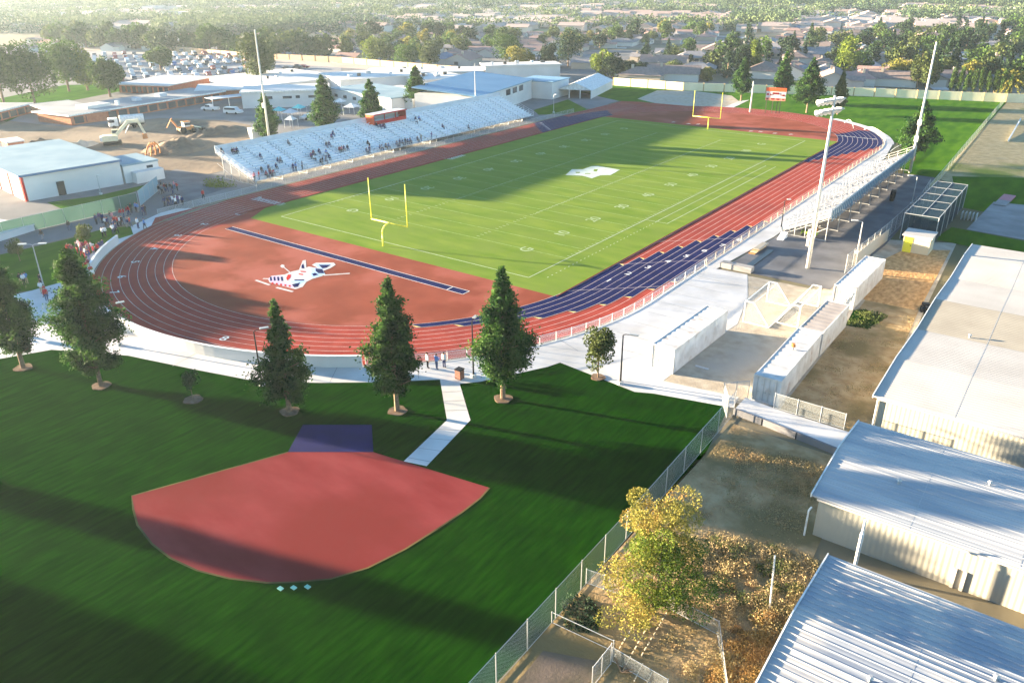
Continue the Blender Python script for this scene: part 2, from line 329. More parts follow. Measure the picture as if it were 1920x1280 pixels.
struct('rear_paving', MB().sheet([G(*p) for p in [(1205, 192), (1240, 197), (1350, 205), (1385, 190), (1405, 188), (1355, 212), (1300, 208), (1215, 199)]], .0565), M['concrete'])
struct('rear_path', MB().sheet([G(*p) for p in [(1075, 190), (1110, 188), (1150, 198), (1120, 214), (1085, 218), (1108, 206)]], .05), M['asphalt_light'])
# the running track
base = arc(RO, -180, 0, 60)+[(RO, 53)]+arc(RO, 0, 120, 40, (0, 53))+[(-36, 87.5), (-RO, 86)]+[(-RO, -67), (-36.8, -70)]
trk = struct('running_track', MB().sheet(base, .06), M['rubber'])
dz = MB(); dz.sheet([(-27.6, -58.3), (30.7, -58.3)]+arc(RI, -9.9, -153, 50), .068)
struct('curve_infield', dz, M['dzone'], trk)
d2 = MB(); d2.sheet([(30.5, 58.3)]+arc(RI, 9.9, 153, 50, (0, 53))[1:]+[(-27.6, 58.3)], .068)
struct('curve_infield', d2, M['dzone'], trk)
ln = MB()
for k in range(NL+1):
    r = RI+LW*k
    z = .09
    ln.strip([(r, -53), (r, 53)], .06, z); ln.strip(arc(r, 0, -180, 72), .06, z)
    ln.strip([(-r, -53-(14 if k > 0 else 0)), (-r, 53+(30 if k > 0 else 0))], .06, z)
    ln.strip(arc(r, 0, 180 if k < 9 else 118, 72, (0, 53)), .06, z)
for s in (0, 12, 24): ln.strip([track_pt(0, s-3), track_pt(9, s+6)], .07, .091)
struct('lane_lines', ln, M['lanewhite'], trk)
kerb = MB().wall([(RI-.15, -58.2), (RI-.15, 58.2)], .06, .14, .12); kerb.wall([(-RI+.15, -58.2), (-RI+.15, 58.2)], .06, .14, .12)
struct('inner_kerb', kerb, mat('kerb_red', (.16, .03, .02)), trk)
def lane_zone(mb, k, s0, s1, z=.078):
    n = max(2, int(abs(s1-s0)/1.5)); inn = [track_pt(k, s0+(s1-s0)*i/n) for i in range(n+1)]; out = [track_pt(k+1, s0+(s1-s0)*i/n) for i in range(n+1)]
    mb.add([(*p, z) for p in inn]+[(*p, z) for p in out], [(i, n+1+i, n+2+i, i+1) for i in range(n)])
bz = MB(); mk = MB()
for k in range(NL):
    s0, s1 = -24+3.9*k, 9.5+3.8*k
    lane_zone(bz, k, s0, s1)
    for s in (s0, s1):
        p, q = track_pt(k+.15, s), track_pt(k+.85, s); d = .5 if s == s0 else -.5
        e = track_pt(k+.9, s+d); mk.add([(*p, .095), (*q, .095), (*e, .095)], [(0, 1, 2)])
    lane_zone(bz, k, 86+3.0*k, 121+min(k, 6)*1.5)
struct('blue_exchange_zone', bz, M['blue'], trk)
fz = MB()
for k in range(NL):
    r0, r1 = RI+LW*k, RI+LW*(k+1); y0 = 30+k*1.1; y1 = 53
    fz.add([(-r0, y0, .078), (-r1, y0, .078), (-r1, y1, .078), (-r0, y1, .078)], [(3, 2, 1, 0)])
    if k < 7: fz.ring(arc(r0, 180, 163-k, 8, (0, 53)), arc(r1, 180, 163-k, 8, (0, 53)), .078)
struct('blue_start_zone', fz, M['blue'], trk)
struct('exchange_marks', mk, M['cream_mark'], trk)
rw = MB().sheet([(-26, -64.2), (21.2, -64.2), (21.2, -63.0), (-26, -63.0)], .08)
struct('blue_runway', rw, M['blue'], trk)
rl = MB().strip([(-26, -64.25), (21.2, -64.25)], .09, .09).strip([(-26, -62.95), (21.2, -62.95)], .09, .09).strip([(21.2, -64.2), (21.2, -63)], .1, .091).strip([(18.6, -64.2), (18.6, -63)], .12, .091)
struct('runway_line', rl, M['white'], trk)
# lettering
def glyph(txt, size, loc, rz, z, m, parent, name, sx=1.0, flipy=1):
    cu = bpy.data.curves.new('lettering', 'FONT'); cu.body = txt; cu.size = size; cu.align_x = 'CENTER'; cu.align_y = 'CENTER'; cu.offset = size*.012
    t = bpy.data.objects.new('lettering', cu); COL.objects.link(t); bpy.context.view_layer.update()
    me = bpy.data.meshes.new_from_object(t.evaluated_get(bpy.context.evaluated_depsgraph_get())); bpy.data.objects.remove(t)
    me.name = name; me.materials.clear(); me.materials.append(m)
    o = bpy.data.objects.new(name, me); COL.objects.link(o); o.parent = parent
    o.location = (loc[0], loc[1], z); o.rotation_euler = (0, 0, rz); o.scale = (sx, 1, 1); return o
for k in range(8):                     # white start boxes with numerals, staggered lane by lane round the near curve
    a = {0: (445, 403), 1: (383, 421), 2: (333, 442), 3: (289, 467), 4: (253, 492), 5: (228, 520), 6: (214, 549), 7: (420, 636)}[k]; p = G(*a)
    th = math.atan2(p[1]+53, p[0])
    o = glyph(str(k+1), 1.5, p, th+math.pi/2, .094, M['white'], trk, 'lane_number', 1.2)
for k in range(8):
    u, v = [(1141, 527), (1178, 514), (1215, 502), (1252, 491), (1287, 481), (1321, 471), (1354, 461), (1386, 451)][k]; glyph(str(k+1), 1.5, G(u, v), 0, .094, M['white'], trk, 'lane_number', 1.1)
    p = track_pt(k+.5, 106+13); glyph(str(k+1), 1.3, p, R_(90+20), .094, M['white'], trk, 'lane_number', 1.1)
    glyph(str(k+1), 1.3, (-(RI+LW*(k+.5)), 33.5+k*1.0), 0, .094, M['white'], trk, 'lane_number')
for u, v in [(1262, 230), (1290, 233), (1308, 234), (1407, 247), (1425, 248), (1452, 251), (1482, 253)]:
    glyph('7', 1.6, G(u, v), 0, .094, M['white'], trk, 'take_off_number', 1.3)
def scribble(pts, n, amp, parent, name):     # flowing script too blurred in the photo to read: a run of looping strokes
    a, b = Vector((*pts[0], 0)), Vector((*pts[1], 0)); d = (b-a); nrm = Vector((-d.y, d.x, 0)).normalized(); mb = MB()
    for i in range(n):
        t0 = (i+.1)/n; t1 = (i+.85)/n; h = amp*(1.5 if i == 0 else 1)
        q = [a+d*t0, a+d*t0+nrm*h, a+d*(t0+t1)/2+nrm*h*.45, a+d*t1+nrm*h*.8, a+d*t1-nrm*h*.1]
        mb.strip([(p.x, p.y) for p in q], .13, .094)
    mb.strip([(p.x, p.y) for p in (a-nrm*.1, b-nrm*.1)], .07, .0935)
    return struct(name, mb, M['white'], parent)
scribble((G(471, 374), G(526, 386)), 9, 1.5, trk, 'painted_script'); scribble((G(846, 300), G(873, 292)), 7, 1.3, trk, 'painted_script')
# the emblem painted on the near infield: crossed blades, helmeted roundel, plume and lettering band
PE = lambda x, y: G(460+x*220/1920, 470+y*90/785)
def blob(mb, pts, z): mb.sheet([PE(*p) for p in pts], z)
em = bpy.data.objects.new('painted_emblem', None); COL.objects.link(em); em.parent = trk
wb = MB()
blob(wb, [(370, 470), (430, 420), (640, 400), (760, 350), (890, 320), (1040, 270), (1160, 290), (1260, 300), (1310, 400), (1240, 430), (1100, 470), (1000, 520), (940, 600), (820, 640), (560, 570), (400, 530)], .083)
blob(wb, [(880, 320), (940, 170), (990, 160), (1000, 310)], .0835); blob(wb, [(1090, 240), (1160, 205), (1450, 205), (1480, 240), (1400, 290), (1280, 340), (1200, 300)], .084)
wb.strip([PE(1290, 410), PE(1710, 380)], .35, .0845); wb.strip([PE(170, 490), PE(400, 570)], .35, .085); wb.strip([PE(510, 610), PE(780, 680)], .35, .085)
wb.strip([PE(290, 465), PE(400, 470)], .3, .085); wb.strip([PE(620, 270), PE(740, 370)], .15, .085); blob(wb, [(570, 260), (600, 235), (640, 245), (640, 285), (600, 290)], .0855)
struct('emblem_white', wb, M['emblem_paint'], em)
lb_ = MB(); blob(lb_, [(380, 465), (440, 425), (600, 415), (560, 480), (640, 540), (800, 570), (800, 620), (580, 565), (410, 520)], .087)
struct('emblem_lettering_band', lb_, M['emblem_lilac'], em)
sb_ = MB(); blob(sb_, [(1060, 290), (1160, 295), (1250, 305), (1300, 390), (1240, 420), (1110, 455), (1060, 400), (1090, 350)], .0872); blob(sb_, [(740, 500), (1000, 490), (960, 530), (900, 560), (760, 540)], .0872); blob(sb_, [(1130, 225), (1420, 220), (1340, 280), (1260, 310), (1190, 290)], .0874)
struct('emblem_pale_blue', sb_, M['emblem_sky'], em)
bb = MB()
blob(bb, [(1150, 300), (1260, 310), (1290, 380), (1200, 380), (1150, 340)], .092); blob(bb, [(1090, 390), (1140, 370), (1200, 400), (1120, 425)], .092)
blob(bb, [(800, 480), (970, 480), (960, 500), (810, 500)], .092); blob(bb, [(760, 560), (900, 530), (860, 600), (800, 610)], .092)
blob(bb, [(920, 250), (950, 220), (970, 300), (920, 300)], .092); blob(bb, [(1200, 240), (1400, 240), (1330, 290), (1260, 300)], .0925)
for x in range(400, 640, 60): blob(bb, [(x, 440), (x+30, 435), (x+40, 500), (x+10, 505)], .092)
struct('emblem_blue', bb, M['blue'], em)
rb = MB()
blob(rb, [(670, 460), (700, 400), (750, 400), (740, 450), (690, 500)], .093); blob(rb, [(900, 340), (1000, 345), (990, 360), (910, 360)], .093)
for x in range(430, 780, 70): blob(rb, [(x, 525+(x-430)*.16), (x+35, 530+(x-430)*.16), (x+30, 560+(x-430)*.16), (x, 555+(x-430)*.16)], .093)
blob(rb, [(870, 380), (950, 390), (940, 410), (880, 400)], .093)
struct('emblem_red', rb, M['red'], em)
# the football field
ff = struct('football_field', MB().sheet([(-27.6, -58.3), (30.7, -58.3), (30.7, 58.3), (-30.7, 58.3), (-30.7, -53)], .074), M['turf'])
W2, L2 = 24.38, 54.86
fl = MB()
fl.strip([(W2, -L2), (W2, L2)], .15, .088); fl.strip([(-W2, -L2), (-W2, L2)], .15, .088); fl.strip([(-W2, -L2), (W2, -L2)], .15, .089); fl.strip([(-W2, L2), (W2, L2)], .15, .089)
struct('boundary_line', fl, M['fieldwhite2'], ff)
yl = MB()
for i in range(21): yl.strip([(-W2, -45.72+4.572*i), (W2, -45.72+4.572*i)], .16, .087)
struct('yard_lines', yl, M['fieldwhite'], ff)
hs = MB()
for i in range(101):
    y = -45.72+.9144*i
    for x in (-8.13, 8.13): hs.strip([(x-.3, y), (x+.3, y)], .1, .0865)
    for x in (-W2+.3, W2-.3): hs.strip([(x-.3, y), (x+.3, y)], .1, .0865)
for i in range(32): hs.strip([(26.3, -53.5+1.0*i*1.0), (26.3, -53.2+1.0*i)], .15, .088)
for x in (-8.13, 8.13): hs.strip([(x, -30), (x, 45)], .07, .0862)
struct('hash_marks', hs, M['fieldwhite2'], ff)
cb = MB(); cb.strip([(26.2, -23), (26.2, 25)], .12, .088); cb.strip([(28.1, -23), (28.1, 25)], .14, .088); cb.strip([(W2, -23), (28.1, -23)], .12, .0885)
struct('coaching_box_line', cb, M['fieldwhite2'], ff)
for i, t in enumerate(['G', '10', '20', '30', '40', '50', '40', '30', '20', '10', 'G']):
    y = -45.72+9.144*i
    glyph(t, 2.6, (17.6, y), math.pi/2, .0895, M['fieldwhite3'], ff, 'yard_number'); glyph(t, 2.6, (-17.6, y), -math.pi/2, .0895, M['fieldwhite3'], ff, 'yard_number')
PL = lambda x, y: G(1050+x*130/1920, 300+y*50/738)
lg = MB().sheet([PL(*p) for p in [(150, 430), (330, 270), (620, 275), (880, 185), (1060, 180), (1660, 285), (1400, 430), (1120, 440), (880, 520), (620, 450)]], .09)
struct('midfield_emblem', lg, M['midfield_paint'], ff)
ld = MB().sheet([PL(*p) for p in [(940, 270), (1050, 270), (1020, 330), (930, 330)]], .094); ld.sheet([PL(*p) for p in [(680, 385), (860, 385), (830, 405), (700, 405)]], .094)
ld.sheet([PL(*p) for p in [(430, 345), (560, 345), (540, 375), (440, 375)]], .094)
struct('emblem_gap', ld, M['turf'], ff)
# the play area in the lawn: red fan with blue pad
c0 = [G(247, 930), G(540, 848), G(700, 848), G(918, 915)]
arcp = [G(*p) for p in [(900, 935), (865, 962), (820, 992), (760, 1030), (690, 1065), (620, 1086), (550, 1092), (500, 1093), (430, 1085), (370, 1070), (320, 1047), (285, 1020), (258, 985), (250, 955)]]
pa = struct('infield_play_area', MB().sheet(c0+arcp, .05), M['infield'])
struct('blue_pad', MB().sheet([G(540, 848), G(700, 848), G(697, 797), G(568, 797)], .055), M['bluepad'])
ed = MB().strip([*c0[3:], *arcp, c0[0], c0[1]], .14, .058); struct('play_area_edge', ed, mat('dark_edge', (.05, .05, .02), (.14, .12, .04), .3), pa)
# ================================================================== fences and walls
POSTS = {}
def post_mesh(h, r, m):
    key = (round(h, 2), r, m.name)
    if key not in POSTS:
        b = MB().tube((0, 0, 0), (0, 0, h), r, n=6); b.tube((0, 0, h), (0, 0, h+.05), r*1.15, r*.4, n=6)
        me = bpy.data.meshes.new('post'); me.from_pydata(b.v, [], b.f); me.materials.append(m); POSTS[key] = me
    return POSTS[key]
def resample(pts, step):
    out = [pts[0]]
    for a, b in zip(pts[:-1], pts[1:]):
        l = math.hypot(b[0]-a[0], b[1]-a[1]); n = max(1, round(l/step))
        out += [(a[0]+(b[0]-a[0])*i/n, a[1]+(b[1]-a[1])*i/n) for i in range(1, n+1)]
    return out
def fence(label, pts, h, step=3, mesh=None, pm=None, r=.035, z=0, group=None, name='chain_link_fence', mid=False, cat='fence', mesh_th=0):
    P = resample(pts, step); b0 = (*P[0], z); t = thing(name, label, cat, b0, group=group); pm = pm or M['galv']
    for p in P:
        o = bpy.data.objects.new('post', post_mesh(h, r, pm)); COL.objects.link(o); o.parent = t; o.location = (p[0]-P[0][0], p[1]-P[0][1], 0)
    MB().path([(p[0], p[1], h-.03+z) for p in P], r*.75, n=5).build('top_rail', pm, t, off=b0); MB().path([(p[0], p[1], .08+z) for p in P], r*.6, n=5).build('bottom_rail', pm, t, off=b0)
    if mesh:
        q = MB()
        if mesh_th: q.wall(P, z+.06, z+h-.05, mesh_th)
        else:
            n = len(P); q.add([(p[0], p[1], z+.05) for p in P]+[(p[0], p[1], z+h-.05) for p in P], [(i, i+1, n+i+1, n+i) for i in range(n-1)])
        q.build('mesh_panel' if mesh is not M['screen'] else 'screen_cloth', mesh, t, off=b0)
    return t
fence('tall chain link fence along the right edge of the dark lawn', [(60.4, -150), (59.7, -108), (59.4, -90), (59.1, -80), (58.9, -72.6)], 2.4, 3.1, M['wire'], z=0)
fence('short chain link fence behind the grey retaining wall', [(61.6, -70.3), (67.6, -70.4)], 1.5, 2.1, M['wire'], z=.55)
fence('chain link fence with a gate beside the blue container end', [(58.6, -73.4), (57.2, -71.0), (58.9, -69.3)], 2.0, 1.6, M['wire'])
fence('knee high pipe fence crossing the bare corner by the lawn fence', [(59.6, -102.4), G(1150, 1222)], .9, 3, None)
fence('low wire pen fence left of the autumn tree', [G(1145, 1245), G(1110, 1290)], 1.6, 1.3, M['wire'])
fence('thin wire fence between the yellow tree and the lower left pen', [(59.5, -98.3), (61.9, -97.9)], 1.2, 1.2, M['wire'])
fence('long low wire fence across the brown weeds below the tree', [G(1148, 1240), G(1250, 1300), (70, -112)], 1.1, 2.4, M['wire'])
fence('low wire fence behind the lattice of white stakes', [G(1250, 1140), G(1345, 1190), (71, -103)], 1.1, 2.2, M['wire'])
fence('white chain link rail fence along the outside of the near curve', arc(RO+.35, -51, 0, 18)+[(RO+.35, -38)], 1.1, 2.8, M['wire_white'], M['white'], .04)
fence('pale rail fence between the right straight and the small bleachers', [(RO+.35, -37.5), (RO+.35, 53)]+arc(RO+.35, 4, 30, 6, (0, 53)), 1.1, 3, M['wire_white'], mat('rail_tan', (.62, .50, .38)), .04)
fence('low fence line along the front of the large left bleachers', [(-41.3, -66), (-41.3, 60)], 1.1, 3.2, M['wire'])
fence('green windscreen fence left of the crowd', [(-38.5, -104), (-43, -97), (-49.6, -86), (-49.4, -64.6)], 2.4, 3.2, M['screen'], name='windscreen_fence')
fence('blue grey end panel fence beyond the green windscreen', [(-49.4, -64.3), (-56.6, -56.4)], 2.6, 3, mat('pale_screen', (.22, .33, .38), trans=.3), name='windscreen_fence')
fence('long fence from the bleacher road to the cream wall', [(56.9, 20), (56.6, 33), (54.9, 90), (53.3, 146)], 1.7, 4, M['slatwire'], name='slatted_fence')
fence('fence between the container yard and the dark bleacher road', [(56.6, -30), (57.4, -13), (57.7, 8), (56.9, 19.6)], 2.6, 3, M['wire'])
fence('tan slatted screen beside the bark chip bed', [(57.0, -26.5), (57.7, -12.6)], 1.9, 3, mat('tan_screen', (.52, .47, .38)), name='slatted_fence', mesh_th=.06)
# batting cages: frame and netting
cg = thing('batting_cage', 'dark netted batting cage with steel frame behind the small bleachers', 'batting cage', (57.9, -12, 0))
fr = MB(); H = 3.8
X0, X1, Y0, Y1 = 58.9, 63.4, -10.3, 13
for y in np.linspace(Y0, Y1, 6):
    for x in (X0, X1): fr.tube((x, y, 0), (x, y, H), .06)
    fr.tube((X0, y, H), (X1, y, H), .05)
for x in (X0, X1, (X0+X1)/2): fr.tube((x, Y0, H), (x, Y1, H), .05)
fr.build('cage_frame', M['galv'], cg, off=(57.9, -12, 0))
nb = MB()
for x in (X0, X1, (X0+X1)/2+.02): nb.add([(x, Y0, 0), (x, Y1, 0), (x, Y1, H), (x, Y0, H)], [(0, 1, 2, 3)])
nb.add([(X0, Y0, H), (X1, Y0, H), (X1, Y1, H), (X0, Y1, H)], [(0, 1, 2, 3)])
for y in np.linspace(Y0, Y1, 4): nb.add([(X0, y, 0), (X1, y, 0), (X1, y, H), (X0, y, H)], [(0, 1, 2, 3)])
nb.build('netting', mesh_mat('dark_netting', (.03, .06, .08), .3, .09), cg, off=(57.9, -12, 0))
cf = MB().box(59.0, 63.3, Y0+.1, Y1-.1, .08, .11); cf.build('turf_mat', mat('dark_turf', (.015, .035, .03), (.02, .045, .05), 1), cg, off=(57.9, -12, 0))
# shed with yellow door
sh = thing('equipment_shed', 'small cream shed with a bright yellow door at the bark chip bed', 'shed', (60.4, -16.4, 0))
sb = MB().box(0, 3.4, 0, 3.2, 0, 2.35); sb.build('wall', M['cream'], sh)
MB().box(-.2, 3.6, -.25, 3.4, 2.35, 2.55).build('roof', M['panelroof'], sh)
dd = MB().box(.12, 1.2, -.05, 0, .05, 2.2).build('door', M['yellow'], sh); MB().box(1.0, 1.08, -.09, -.05, 1.0, 1.12).build('handle', M['black'], dd)
# curved white wall round the near bend
cw = arc(RO+.35, -143, -51.5, 54)
t = thing('curved_wall', 'long white curved wall round the outside of the near bend', 'wall', (*cw[0], 0))
MB().wall(cw, 0, 1.22, .22).build('wall_body', M['wallwhite'], t, off=(*cw[0], 0)); MB().wall(cw, 1.22, 1.30, .30).build('coping', M['white'], t, off=(*cw[0], 0))
# cream block wall along the rear lawn with darker pilasters
wp = resample([(-61.4, 117.4), (-35.7, 118.2), (-11, 126.5), (13.4, 135.7), (53.5, 146.3), (90, 158), (160, 180)], 6)
t = thing('block_wall', 'long cream block wall behind the far lawn', 'wall', (*wp[0], 0))
MB().wall(wp, 0, 2.5, .2).build('wall_body', M['blockcream'], t, off=(*wp[0], 0))
for p in wp:
    b = MB().box(-.16, .16, -.16, .16, 0, 2.6).build('pilaster', M['post'], t); b.location = (p[0]-wp[0][0], p[1]-wp[0][1], 0)
# second block wall past the school car park
wp = resample([G(230, 88), G(450, 108), G(640, 118), G(820, 134), G(900, 140)], 8)
t = thing('block_wall', 'far orange tinted block wall beyond the school car park', 'wall', (*wp[0], 0))
MB().wall(wp, 0, 2.4, .2).build('wall_body', mat('orange_block', (.52, .38, .25), (.46, .33, .22), .2), t, off=(*wp[0], 0))
for p in wp:
    b = MB().box(-.2, .2, -.2, .2, 0, 2.5).build('pilaster', M['post'], t); b.location = (p[0]-wp[0][0], p[1]-wp[0][1], 0)
# retaining wall with ramp
rp = [(58.9, -72.3), (61.5, -72.6), (64.6, -73.1), (68.9, -73.8)]
t = thing('retaining_wall', 'low grey retaining wall with a pale ramp on top', 'wall', (*rp[0], 0))
MB().prism([(58.9, -72.3), (61.5, -72.6), (64.6, -73.1), (68.9, -73.8), (68.9, -70.6), (61.5, -70.3), (58.9, -69.9)], .0, .55).build('ramp', M['concrete'], t, off=(*rp[0], 0))
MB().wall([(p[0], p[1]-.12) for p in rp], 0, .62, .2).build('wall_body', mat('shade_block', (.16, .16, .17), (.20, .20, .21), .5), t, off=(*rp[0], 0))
for p in rp[1:3]: MB().box(p[0]-.04, p[0]+.04, p[1]-.26, p[1]-.225, 0, .62).build('joint', M['dark'], t, off=(*rp[0], 0))
# ================================================================== bleachers
def bleacher(name, label, x0, y0, y1, rows, run, rise, zf, sgn, aisle, joint, alu='alu'):
    """front edge at x0; rows climb towards sgn*x"""
    t = thing(name, label, 'bleachers', (x0, y0, 0)); L = y1-y0; X = lambda k: sgn*run*k
    dk = MB()
    for k in range(rows):
        a, b = sorted((X(k), X(k+1))); z = zf+rise*k
        dk.box(a, b, 0, L, z-.05, z)
        xr = X(k+1); dk.box(min(xr, xr+sgn*.02), max(xr, xr+sgn*.02), 0, L, z, z+rise-.05)
    dk.build('decking', M[alu], t)
    for k in range(rows):
        a, b = sorted((X(k)+sgn*.42, X(k)+sgn*.70)); z = zf+rise*k+.40; mb = MB()
        y = 0
        while y < L-.1:
            e = min(L, y+aisle)
            mb.box(a, b, y+(.7 if y > 0 else 0), e-(.0 if e >= L else .7), z, z+.05); y = e
        mb.build('seat_row', M[alu], t)
    jb = MB(); y = joint
    while y < L:
        for k in range(rows):
            a, b = sorted((X(k)+.0, X(k+1))); z = zf+rise*k
            jb.box(a, b, y-.05, y+.05, z+.001, z+.006)
            xr = X(k)+sgn*.01; jb.box(xr-.03, xr+.03, y-.05, y+.05, z-rise, z+.004)
        y += joint
    jb.build('panel_joint', M['alu_dark'], t)
    y = aisle
    while y < L-1:
        for k in range(2, rows-1, 3):
            ar = MB(); xa, xb = X(k), X(k+1.6); za, zb = zf+rise*k, zf+rise*(k+1.6)
            ar.tube((xa, y, za), (xa, y, za+.85), .025); ar.tube((xb, y, zb), (xb, y, zb+.85), .025); ar.tube((xa, y, za+.85), (xb, y, zb+.85), .025); ar.build('aisle_rail', M['galv'], t)
        y += aisle
    rl = MB()
    for i in range(int(L/2)+1):
        rl.tube((X(-.2), i*2, .2), (X(-.2), i*2, zf+1.05), .03)
    for z in (zf+.15, zf+.6, zf+1.05): rl.tube((X(-.2), 0, z), (X(-.2), L, z), .025)
    rl.build('front_rail', M['galv'], t)
    for ye in (0, L):
        sr = MB()
        for k in range(0, rows+1, 2): sr.tube((X(k), ye, zf+rise*k-.3), (X(k), ye, zf+rise*k+1.05), .03)
        for dz_ in (.1, .55, 1.05): sr.tube((0, ye, zf+dz_), (X(rows), ye, zf+rise*rows+dz_), .025)
        sr.build('side_rail', M['white'], t)
    zt = zf+rise*rows
    xb = X(rows)+sgn*.04
    MB().box(min(xb, xb+sgn*.05), max(xb, xb+sgn*.05), 0, L, zt-.35, zt+.95).build('back_guard', mat('guard_'+name, (.5, .53, .56), (.58, .61, .64), .5, rough=.5, metal=.1), t)
    y = 0
    while y <= L+.1:
        s = MB(); yy = min(y, L)
        for k in range(0, rows+1, max(2, rows//4)):
            s.tube((X(k)*.98, yy, 0), (X(k)*.98, yy, max(.2, zf+rise*k-.3)), .06)
        s.tube((0, yy, zf-.15), (X(rows), yy, zt-.15), .07); s.tube((0, yy, .15), (X(rows), yy, .15), .06); s.tube((X(0), yy, .2), (X(rows), yy, zt-.4), .04); s.tube((X(rows*.5), yy, .2), (X(rows), yy, zt*.55), .04)
        s.build('support_frame', M['galv'], t); y += 6
    return t
LB = bleacher('large_bleachers', 'long aluminium bleachers along the left straight with the red press box', -44.5, -44.3, 45, 14, .80, .30, .95, -1, 11.2, 3.2)
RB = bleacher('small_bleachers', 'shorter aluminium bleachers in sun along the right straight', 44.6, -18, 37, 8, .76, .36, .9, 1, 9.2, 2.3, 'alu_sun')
ck = MB(); y = .6
while y < 54.6: ck.box(6.22, 6.25, y, y+.5, 2.9, 4.45); y += 1.05
ck.build('guard_brace', mat('guard_blue', (.13, .22, .30)), RB)
st = MB()
for i in range(6): st.box(.3+i*.0-.3, .9, -1.6-.3*i, -1.3-.3*i, 0, .85-.14*i)
st.build('stairs', M['alu'], RB)
# press box
pb = thing('press_box', 'red framed open press box on top of the left bleachers', 'press box', (-53.2, -4.9, 4.45))
q = MB().box(-2.6, 0, 0, 10.4, 0, .12); q.build('floor', M['alu'], pb)
MB().box(-.06, .0, 0, 10.4, .12, .95).build('front_panel', M['red'], pb); MB().box(-2.6, -.06, 0, .06, .12, 2.3).build('end_panel', M['redlight'], pb)
MB().box(-2.6, -2.54, .06, 10.4, .12, 2.3).build('back_panel', M['wallblue'], pb); MB().box(-2.54, -.06, 10.34, 10.4, .12, 2.3).build('end_panel', M['red'], pb)
for y in (.08, 3.4, 6.9, 10.3): MB().box(-.16, 0, y-.06, y+.06, .12 if y > .1 else .95, 2.3).build('post', M['red'], pb)
MB().box(-2.75, .15, -.1, 10.5, 2.3, 2.36).build('roof', M['wallblue'], pb); MB().box(.15, .2, -.1, 10.5, 2.16, 2.42).build('fascia', M['red'], pb)
# pads in front of left bleachers
# ================================================================== goal posts
def football_goal(label, y, s, z_up):
    t = thing('goal_post', label, 'goal post', (0, y+s*-1.5, .08)); g = MB()
    o = 0
    pts = [(0, 0, 0), (0, 0, 1.9), (0, s*.12, 2.4), (0, s*.5, 2.8), (0, s*1.0, 3.0), (0, s*1.5, 3.05)]
    g.path(pts, .11, n=10); g.build('neck_post', M['goalyellow'], t, smooth=True)
    MB().tube((-3.56, s*1.5, 3.05), (3.56, s*1.5, 3.05), .085, n=10).build('crossbar', M['goalyellow'], t, smooth=True)
    for x in (-3.56, 3.56): MB().tube((x, s*1.5, 2.98), (x, s*1.5, z_up), .06, n=8).build('upright', M['goalyellow'], t, smooth=True)
    return t
football_goal('yellow football goal post on the near end line', -L2, 1, 9.1)
football_goal('yellow football goal post on the far end line', L2, -1, 9.1)
def soccer_goal(label, p, rz, w=7.3, h=2.5, d=3.0):
    t = thing('soccer_goal', label, 'soccer goal', (*p, .03), rz, 'soccer goals stored back to back by the containers'); f = MB()
    for x in (0, w):
        f.path([(x, 0, 0), (x, 0, h), (x, .95, h), (x, d, .05), (x, 0, .05)], .07, n=6)
    f.tube((0, 0, h), (w, 0, h), .07); f.tube((0, d, .05), (w, d, .05), .05); f.tube((0, .95, h), (w, .95, h), .04)
    f.build('frame', M['white'], t)
    n = MB(); n.add([(0, .95, h), (w, .95, h), (w, d, .05), (0, d, .05)], [(0, 1, 2, 3)]); n.add([(0, 0, h), (w, 0, h), (w, .95, h), (0, .95, h)], [(0, 1, 2, 3)])
    for x in (0, w): n.add([(x, 0, 0), (x, 0, h), (x, .95, h), (x, d, .05)], [(0, 1, 2, 3)])
    n.build('net', M['net'], t); return t
soccer_goal('white soccer goal nearer the walkway, back to back with its twin', (51.9, -45.2), R_(-90), 7.3, d=2.9)
soccer_goal('white soccer goal nearer the containers, back to back with its twin', (57.3, -50.6), R_(90), 7.3, d=2.4)
